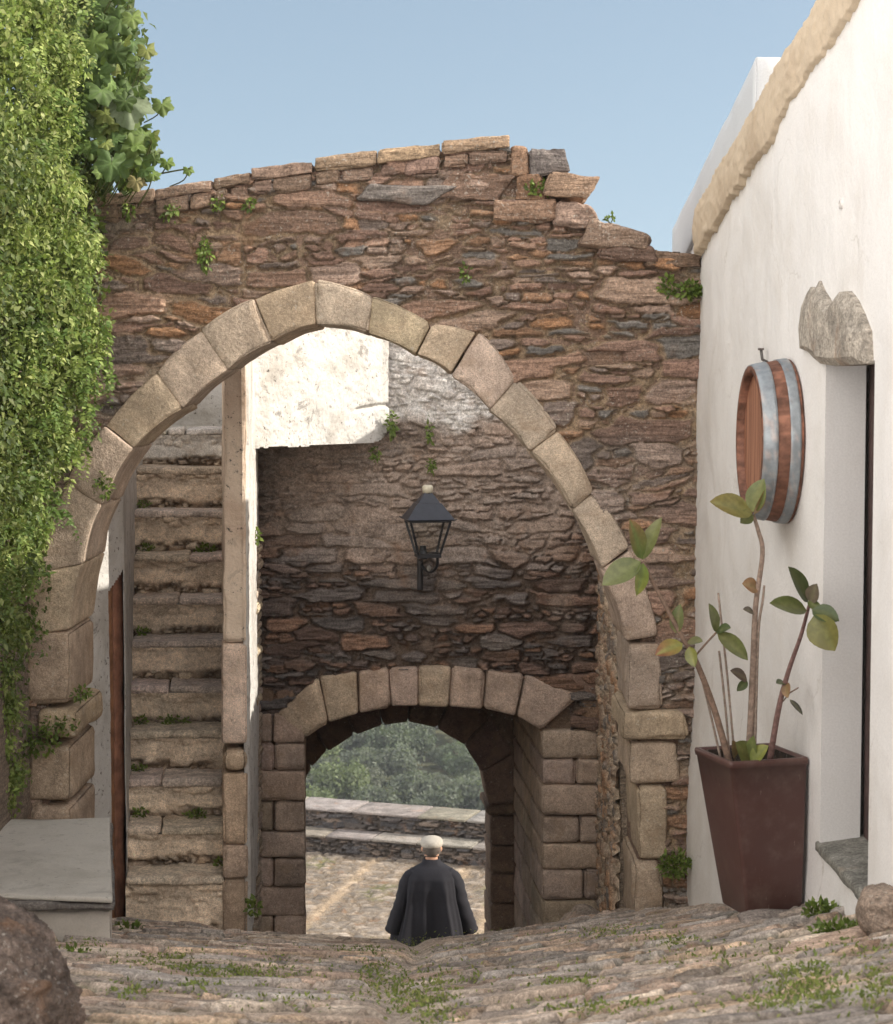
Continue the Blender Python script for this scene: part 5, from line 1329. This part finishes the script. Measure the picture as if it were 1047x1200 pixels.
for (x, y, R, cl_) in [(148, 118, .13, (.16, .20, .12)), (190, 122, .06, (.12, .17, .05)), (108, 92, .095, (.12, .15, .08)), (128, 62, .08, (.10, .14, .05)), (172, 58, .05, (.15, .17, .05)), (155, 20, .055, (.13, .18, .05)), (104, 172, .06, (.19, .17, .08)), (160, 212, .05, (.25, .22, .10)), (221, 199, .03, (.13, .19, .05)), (196, 190, .04, (.12, .18, .04)), (60, 10, .07, (.2, .16, .07)), (88, 140, .09, (.06, .10, .03))]:
    c = P(x, y, 8.85 if x < 185 else 9.2); lobed(a, c, (.15, -1, .35), (.1, 0, -1), R, cl_, int(x))
    tube(st_, smooth_path([c, c + Vector((-.03, .06, -.04)), c + Vector((-.12, .25, -.05))], 3), .003, 5, (.12, .13, .05))
tube(st_, smooth_path([P(224, 197, 9.2), P(205, 200, 9.25), P(180, 205, 9.3)]), .004, 5, (.12, .13, .05))
# dark inner foliage of the bush
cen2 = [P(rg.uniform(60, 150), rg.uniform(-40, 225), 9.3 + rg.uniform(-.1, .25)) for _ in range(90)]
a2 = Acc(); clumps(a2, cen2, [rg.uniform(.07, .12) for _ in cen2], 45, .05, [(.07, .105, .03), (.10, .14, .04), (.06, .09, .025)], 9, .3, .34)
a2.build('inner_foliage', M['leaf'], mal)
a.build('foliage', M['bigleaf'], mal); st_.build('stem', M['bark'], mal)

# ------------------------------------------------------------------ weeds on walls and paving
WEED_PAL = [(.12, .18, .035), (.16, .23, .045), (.20, .26, .06), (.10, .15, .035)]
def weed(c, wx, wz, label, n_=70, L=.03, seed=0, hang=.0, depth=.05, cat='weed', group='weeds on the walls', name='weed'):
    rg_ = np.random.default_rng(seed + 77)
    v = rg_.normal(size=(n_, 3)); v /= np.linalg.norm(v, axis=1, keepdims=True); v[:, 1] = -np.abs(v[:, 1])
    p = np.array(tuple(c)) + v * np.array((wx, depth, wz)) * (rg_.random((n_, 1)) ** .4)
    Tt = v * .6 + rg_.normal(size=(n_, 3)) * .45 + np.array((0, -.25, .5 - 1.3 * hang)); Nn = rg_.normal(size=(n_, 3)) * .5 + np.array((0, -.7, .6))
    col = np.array(WEED_PAL)[rg_.integers(0, 4, n_)] * (.7 + .6 * rg_.random(n_))[:, None]
    a = Acc(); leaves(a, p, Nn, Tt, L * (.6 + .7 * rg_.random(n_)), .3, .3, col, .1)
    for k_ in range(5): tube(a, [tuple(np.array(tuple(c)) + np.array((0, .02, -wz * .6 * (1 - hang)))), tuple(p[k_])], .0018, 4, (.11, .13, .05))
    return tag(a.build(name, M['leaf']), label, cat, group)
fw = AD - .03
for i, (px, py, wx, wz, n_, L, hg, lb) in enumerate([
    (241, 296, .035, .085, 130, .024, 1, 'narrow hanging green weed high on the left of the arch wall'),
    (200, 248, .05, .05, 60, .026, 1, 'small weed in a joint just below the coping at left'),
    (151, 245, .03, .05, 45, .026, 1, 'weed near the creeper below the wall top'),
    (255, 238, .035, .035, 45, .024, .6, 'tiny weed under the coping above the left of the arch'),
    (293, 240, .03, .03, 35, .024, .6, 'tiny weed in a dark gap under the coping'),
    (546, 320, .03, .04, 45, .022, .6, 'small weed in the middle of the arch wall above the ring'),
    (782, 336, .035, .05, 90, .03, .2, 'left half of the leafy tuft beside the house wall'),
    (808, 341, .065, .04, 170, .03, .3, 'broad leafy green tuft where arch wall meets the white house'),
    (630, 222, .05, .035, 80, .028, .1, 'pale leafy weed among the broken stones of the crest'),
    (716, 258, .018, .025, 24, .022, .0, 'tiny weed on the sloping crest stones at right'),
    (112, 268, .03, .07, 60, .045, .9, 'dark leaf cluster beside the creeper edge'),
    (40, 868, .13, .07, 220, .026, .5, 'low green growth in the left jamb joint above the bench'),
    (70, 850, .10, .05, 130, .024, .5, 'green growth trailing over the left capital stone'),
    (95, 812, .05, .03, 50, .024, .4, 'small tuft on the left jamb above its capital'),
    (40, 738, .07, .04, 80, .026, .5, 'tuft in the joint at the left springing of the arch'),
    (122, 568, .05, .07, 110, .026, .5, 'feathery tuft growing on the left haunch of the arch')]):
    weed(P(px, py, fw - (.03 if py > 700 else 0)), wx, wz, lb, n_, L, i, hg)
for i, (px, py, wx, wz, n_, d, lb) in enumerate([(459, 497, .03, .10, 90, 12.88, 'dark weed trailing down beside the sunlit white wall'), (440, 532, .03, .05, 40, 12.88, 'small weed below the rounded corner of the white wall'),
                                                 (506, 545, .025, .05, 45, 12.92, 'small weed hanging above the lantern'), (504, 505, .02, .09, 50, 12.92, 'thin weed streak under the whitewash above the lantern'),
                                                 (301, 628, .02, .05, 40, 11.8, 'weed growing on the edge of the stair parapet')]):
    weed(P(px, py, d), wx, wz, lb, n_, .03, 40 + i, .8)
for i, (px, k_, wx, n_, lb) in enumerate([(241, 7, .07, 90, 'bright weed on the eighth stair tread'), (172, 7, .05, 60, 'moss tuft at the left of the eighth stair tread'), (168, 5, .04, 60, 'weed at the left end of the sixth stair tread'), (169, 8, .035, 50, 'tuft at the left end of the ninth stair tread'),
                                          (166, 3, .04, 50, 'weed at the left end of the fourth stair tread'), (165, 1, .05, 60, 'weed at the left end of the second tread'), (230, 1, .07, 70, 'moss on the middle of the second stair tread'), (205, 3, .10, 80, 'moss strip on the fourth stair tread'), (258, 0, .03, 40, 'weed at the right end of the lowest stair tread'), (165, 2, .04, 40, 'weed at the left end of the third tread')]):
    d = 10.3 + .25 * k_ + .2; p = P(px, ytop[k_] - 6, d); p.z = P(px, ytop[k_], 10.3 + .25 * k_).z + .02
    weed(p, wx, .03, lb, n_, .024, 60 + i, 0, .04, group='weeds on the stairs')
for i, (px, py, wx, wz, n_, L, lb) in enumerate([
    (790, 1020, .075, .07, 340, .024, 'dense round weed tucked between arch foot and white house'),
    (778, 1066, .10, .03, 300, .020, 'low weed spreading in front of the arch foot'), (825, 1060, .11, .035, 360, .020, 'low bright weed left of the planter base'),
    (962, 1080, .07, .05, 330, .022, 'leafy weed at the right of the planter foot'), (985, 1094, .09, .03, 300, .020, 'flat weed below the doorstep'),
    (715, 1075, .07, .02, 90, .022, 'thin weed mat right of the gateway'), (152, 1092, .07, .035, 110, .034, 'leafy weed at the foot of the stairs beside the bench'),
    (298, 1068, .035, .05, 50, .034, 'pale weed at the foot of the stair parapet'), (90, 1125, .05, .03, 60, .026, 'weed at the base of the bench block')]):
    c = G(px, py); 
    if i == 0: c = P(px, py, AD - .12)
    if i == 7: c = P(px, py, 10.2)
    weed(Vector((c.x, c.y, c.z + wz * .4)), wx, wz, lb, n_, L, 80 + i, 0, .06, group='weeds along the street')
# moss and short grass between the paving stones
a = Acc(); pp = []
pts_ = [(250, 1137, 60, 9, 620), (190, 1135, 40, 6, 260), (300, 1150, 60, 6, 200), (510, 1180, 22, 22, 520), (440, 1150, 18, 20, 240), (470, 1170, 14, 14, 160), (150, 1170, 18, 7, 130), (230, 1165, 20, 5, 130), (720, 1098, 40, 7, 260), (790, 1110, 24, 4, 110),
        (670, 1160, 26, 5, 170), (940, 1160, 32, 18, 420), (930, 1185, 60, 9, 220), (730, 1075, 30, 4, 130), (600, 1100, 60, 4, 160), (430, 1118, 30, 6, 200), (500, 1112, 40, 5, 260), (700, 1190, 60, 6, 180), (1030, 1165, 16, 20, 150), (380, 1120, 70, 5, 200), (100, 1115, 20, 8, 140), (850, 1130, 60, 8, 120), (560, 1150, 60, 12, 120), (340, 1180, 60, 10, 150), (1000, 1120, 30, 8, 100)]
for (px, py, sx, sy, n_) in pts_:
    for _ in range(int(n_ * 1.6)):
        q = G(px + rg.normal() * sx * .8, min(1235, py + rg.normal() * sy * .8)); pp.append(tuple(q + Vector((0, 0, .014 + .014 * rg.random()))))
pp = np.array(pp); n_ = len(pp)
leaves(a, pp, rg.normal(size=(n_, 3)) * .5 + np.array((0, -.4, .8)), rg.normal(size=(n_, 3)) * .7 + np.array((0, -.1, .55)), .014 * (.5 + .9 * rg.random(n_)), .24, .3, np.array([(.15, .20, .04), (.20, .24, .055), (.25, .26, .08), (.12, .16, .04)])[rg.integers(0, 4, n_)] * (.7 + .6 * rg.random((n_, 1))), .1)
tag(a.build('moss', M['leaf']), 'short grass and moss growing between the street paving stones', 'moss', kind='stuff')

# ------------------------------------------------------------------ trees on the far hillside
def tree_proto(seed, col, Hh2=3.6, Rr=2.1):
    rg_ = np.random.default_rng(seed)
    o = bpy.data.objects.new('hillside_tree', None); COL.objects.link(o)
    tr = Acc(); tube(tr, smooth_path([(0, 0, -.4), (.08, .02, .6), (-.05, .05, 1.3), (.1, 0, 2.2)], 3), [.2, .18, .17, .15, .14, .12, .11, .09, .07, .05], 7, (.10, .08, .06))
    for k_ in range(5):
        t = rg_.uniform(0, 6.28); tube(tr, smooth_path([(0, 0, .9 + .15 * k_), (math.cos(t) * .5, math.sin(t) * .5, 1.6 + .1 * k_), (math.cos(t) * 1.1, math.sin(t) * 1.1, 2.1 + .15 * k_)], 3), [.09, .08, .07, .06, .05, .04, .03], 5, (.10, .08, .06))
    t_ = tr.build('trunk', M['bark']); t_.parent = o
    cr = Acc()
    for k_ in range(30):
        v = rg_.normal(size=3); v /= np.linalg.norm(v); v[2] = v[2] * .8
        c = np.array((0, 0, 2.0)) + v * np.array((Rr, Rr, 1.35)) * .68 * rg_.uniform(.5, 1.05); r_ = rg_.uniform(.45, .85)
        n_ = 130; w_ = rg_.normal(size=(n_, 3)); w_ /= np.linalg.norm(w_, axis=1, keepdims=True)
        p = c + w_ * r_ * (.6 + .45 * rg_.random((n_, 1)))
        cb = np.array(col) * rg_.uniform(.75, 1.3)
        leaves(cr, p, w_ + rg_.normal(size=(n_, 3)) * .5 + np.array((0, 0, .3)), rg_.normal(size=(n_, 3)), .24 * (.6 + .8 * rg_.random(n_)), .33, .3, cb * (.7 + .6 * rg_.random((n_, 1))), .1)
    c_ = cr.build('crown', M['leaf']); c_.parent = o
    return o, [t_, c_]
KINDS = [((.115, .135, .10), 'grey green round crowned tree on the valley side beyond the parapet'), ((.085, .11, .07), 'dark green tree on the valley side beyond the parapet'), ((.155, .17, .13), 'pale silvery tree on the valley side beyond the parapet'), ((.13, .165, .075), 'yellow green tree on the valley side beyond the parapet')]
protos = [tree_proto(50 + i, c_) for i, (c_, _) in enumerate(KINDS)]
used = [False] * 4; rt_ = np.random.default_rng(4)
for row in range(13):
    d0 = 146 + row * 3.6
    for k_ in range(9):
        d = d0 + rt_.uniform(-1.2, 1.2); x = -24 + k_ * 4.2 + rt_.uniform(-1.1, 1.1) + (row % 2) * 1.7
        kd = int(rt_.choice(4, p=[.42, .25, .21, .12])) if row > 0 or k_ > 3 else k_
        root, kids = protos[kd]
        if used[kd]:
            r2 = root.copy(); COL.objects.link(r2)
            for ch in kids:
                c2 = ch.copy(); COL.objects.link(c2); c2.parent = r2
        else: r2 = root; used[kd] = True
        sc = rt_.uniform(.62, 1.3); r2.scale = (sc, sc, sc * rt_.uniform(.85, 1.1)); r2.rotation_euler = (0, 0, rt_.uniform(0, 6.28))
        r2.location = (x, d, float(hz(np.array(x), np.array(d))) - .1)
        tag(r2, KINDS[kd][1], 'tree', 'trees on the far valley side: ' + ['grey green', 'dark green', 'silvery', 'yellow green'][kd])

# ------------------------------------------------------------------ haze over the valley
hzb = bmesh.new(); bmesh.ops.create_cube(hzb, size=1)
for v in hzb.verts:
    v.co = Vector((3100 if v.co.x > 0 else -3100, 4100 if v.co.y > 0 else -30, 12 if v.co.z > 0 else -60))
me = bpy.data.meshes.new('haze'); hzb.to_mesh(me); hzb.free()
hm = bpy.data.materials.new('haze'); hm.use_nodes = True; nt = hm.node_tree; nt.nodes.remove(nt.nodes['Principled BSDF'])
pv = nt.nodes.new('ShaderNodeVolumePrincipled'); pv.inputs['Color'].default_value = (.86, .92, 1, 1); pv.inputs['Density'].default_value = .0005; pv.inputs['Anisotropy'].default_value = .2
nt.links.new(pv.outputs[0], nt.nodes['Material Output'].inputs['Volume']); me.materials.append(hm)
HAZE = True
if HAZE:
    o = bpy.data.objects.new('haze', me); COL.objects.link(o); tag(o, 'thin blue haze filling the valley air', 'haze', kind='stuff')

# ------------------------------------------------------------------ light, sky, camera
SKY_T, FILL_CLOUD = (.90, .775, .61), (8.4, 7.95, 7.5)
SE, SB = math.radians(32.5), math.radians(-2)
sv = Vector((math.cos(SE) * math.cos(SB), math.cos(SE) * math.sin(SB), math.sin(SE)))
sl = bpy.data.lights.new('sun', 'SUN'); sl.energy = 2.0; sl.angle = math.radians(.5); sl.color = (1, .93, .82)
so = bpy.data.objects.new('sun', sl); COL.objects.link(so); so.rotation_euler = (-sv).to_track_quat('-Z', 'Y').to_euler(); so.location = sv * 30
w = bpy.data.worlds.new('World'); scene.world = w; w.use_nodes = True; nt = w.node_tree
bg = nt.nodes['Background']; sk_ = nt.nodes.new('ShaderNodeTexSky'); sk_.sky_type = 'NISHITA'; sk_.sun_disc = False
sk_.sun_elevation = SE; sk_.sun_rotation = math.radians(90) - SB; sk_.air_density = 1.0; sk_.dust_density = 1.2; sk_.ozone_density = 1.5
bg.inputs['Strength'].default_value = .10
tc = nt.nodes.new('ShaderNodeTexCoord')
def wn_(t, **kw):
    x = nt.nodes.new(t)
    for k_, v in kw.items(): setattr(x, k_, v)
    return x
sepv = wn_('ShaderNodeSeparateXYZ'); nt.links.new(tc.outputs['Generated'], sepv.inputs[0])
# unseen bright cloud bank added as fill behind and left, clear blue ahead
def wmath(op, a, b=0.):
    x = wn_('ShaderNodeMath', operation=op)
    for i_, v in enumerate((a, b)):
        if isinstance(v, bpy.types.NodeSocket): nt.links.new(v, x.inputs[i_])
        else: x.inputs[i_].default_value = v
    return x.outputs[0]
def wramp(f, a, b):
    x = wn_('ShaderNodeMapRange'); x.interpolation_type = 'SMOOTHSTEP'; nt.links.new(f, x.inputs[0]); x.inputs[1].default_value = a; x.inputs[2].default_value = b; return x.outputs[0]
toward = wmath('ADD', wmath('MULTIPLY', sepv.outputs[1], -.80), wmath('MULTIPLY', sepv.outputs[0], -.60))
nz = wn_('ShaderNodeTexNoise'); nt.links.new(tc.outputs['Generated'], nz.inputs['Vector']); nz.inputs['Scale'].default_value = 2.6; nz.inputs['Detail'].default_value = 7
cov = wramp(wmath('ADD', toward, wmath('MULTIPLY', nz.outputs['Fac'], .5)), .18, .52)
low = wmath('SUBTRACT', 1., wramp(sepv.outputs[2], .72, 1.0))
cov = wmath('MULTIPLY', cov, low)
mxw = wn_('ShaderNodeMix', data_type='RGBA'); nt.links.new(cov, mxw.inputs['Factor'])
tint = wn_('ShaderNodeMix', data_type='RGBA', blend_type='MULTIPLY'); tint.inputs['Factor'].default_value = 1
nt.links.new(sk_.outputs[0], tint.inputs[6]); tint.inputs[7].default_value = (SKY_T[0], SKY_T[1], SKY_T[2], 1)
nt.links.new(tint.outputs[2], mxw.inputs[6]); mxw.inputs[7].default_value = (FILL_CLOUD[0], FILL_CLOUD[1], FILL_CLOUD[2], 1)
nt.links.new(mxw.outputs[2], bg.inputs['Color'])
vm = wn_('ShaderNodeVectorMath', operation='ADD'); nt.links.new(tc.outputs['Generated'], vm.inputs[0]); vm.inputs[1].default_value = (0, 0, .22)
vn_ = wn_('ShaderNodeVectorMath', operation='NORMALIZE'); nt.links.new(vm.outputs[0], vn_.inputs[0]); nt.links.new(vn_.outputs[0], sk_.inputs['Vector'])
cam = bpy.data.cameras.new('camera'); cam.sensor_fit = 'HORIZONTAL'; cam.sensor_width = 36; cam.lens = 36 * F / 1047
cam.clip_start = .1; cam.clip_end = 6000
cam.dof.use_dof = True; cam.dof.focus_distance = 9.6; cam.dof.aperture_fstop = 11
co = bpy.data.objects.new('camera', cam); COL.objects.link(co); co.rotation_euler = (math.pi / 2 - PITCH, 0, 0); scene.camera = co
scene.view_settings.view_transform = 'Standard'; scene.view_settings.look = 'None'; scene.view_settings.exposure = 1.68; scene.view_settings.gamma = 1
scene.cycles.max_bounces = 8; scene.cycles.diffuse_bounces = 5; scene.cycles.transparent_max_bounces = 12
scene.cycles.use_denoising = True; scene.cycles.volume_bounces = 0
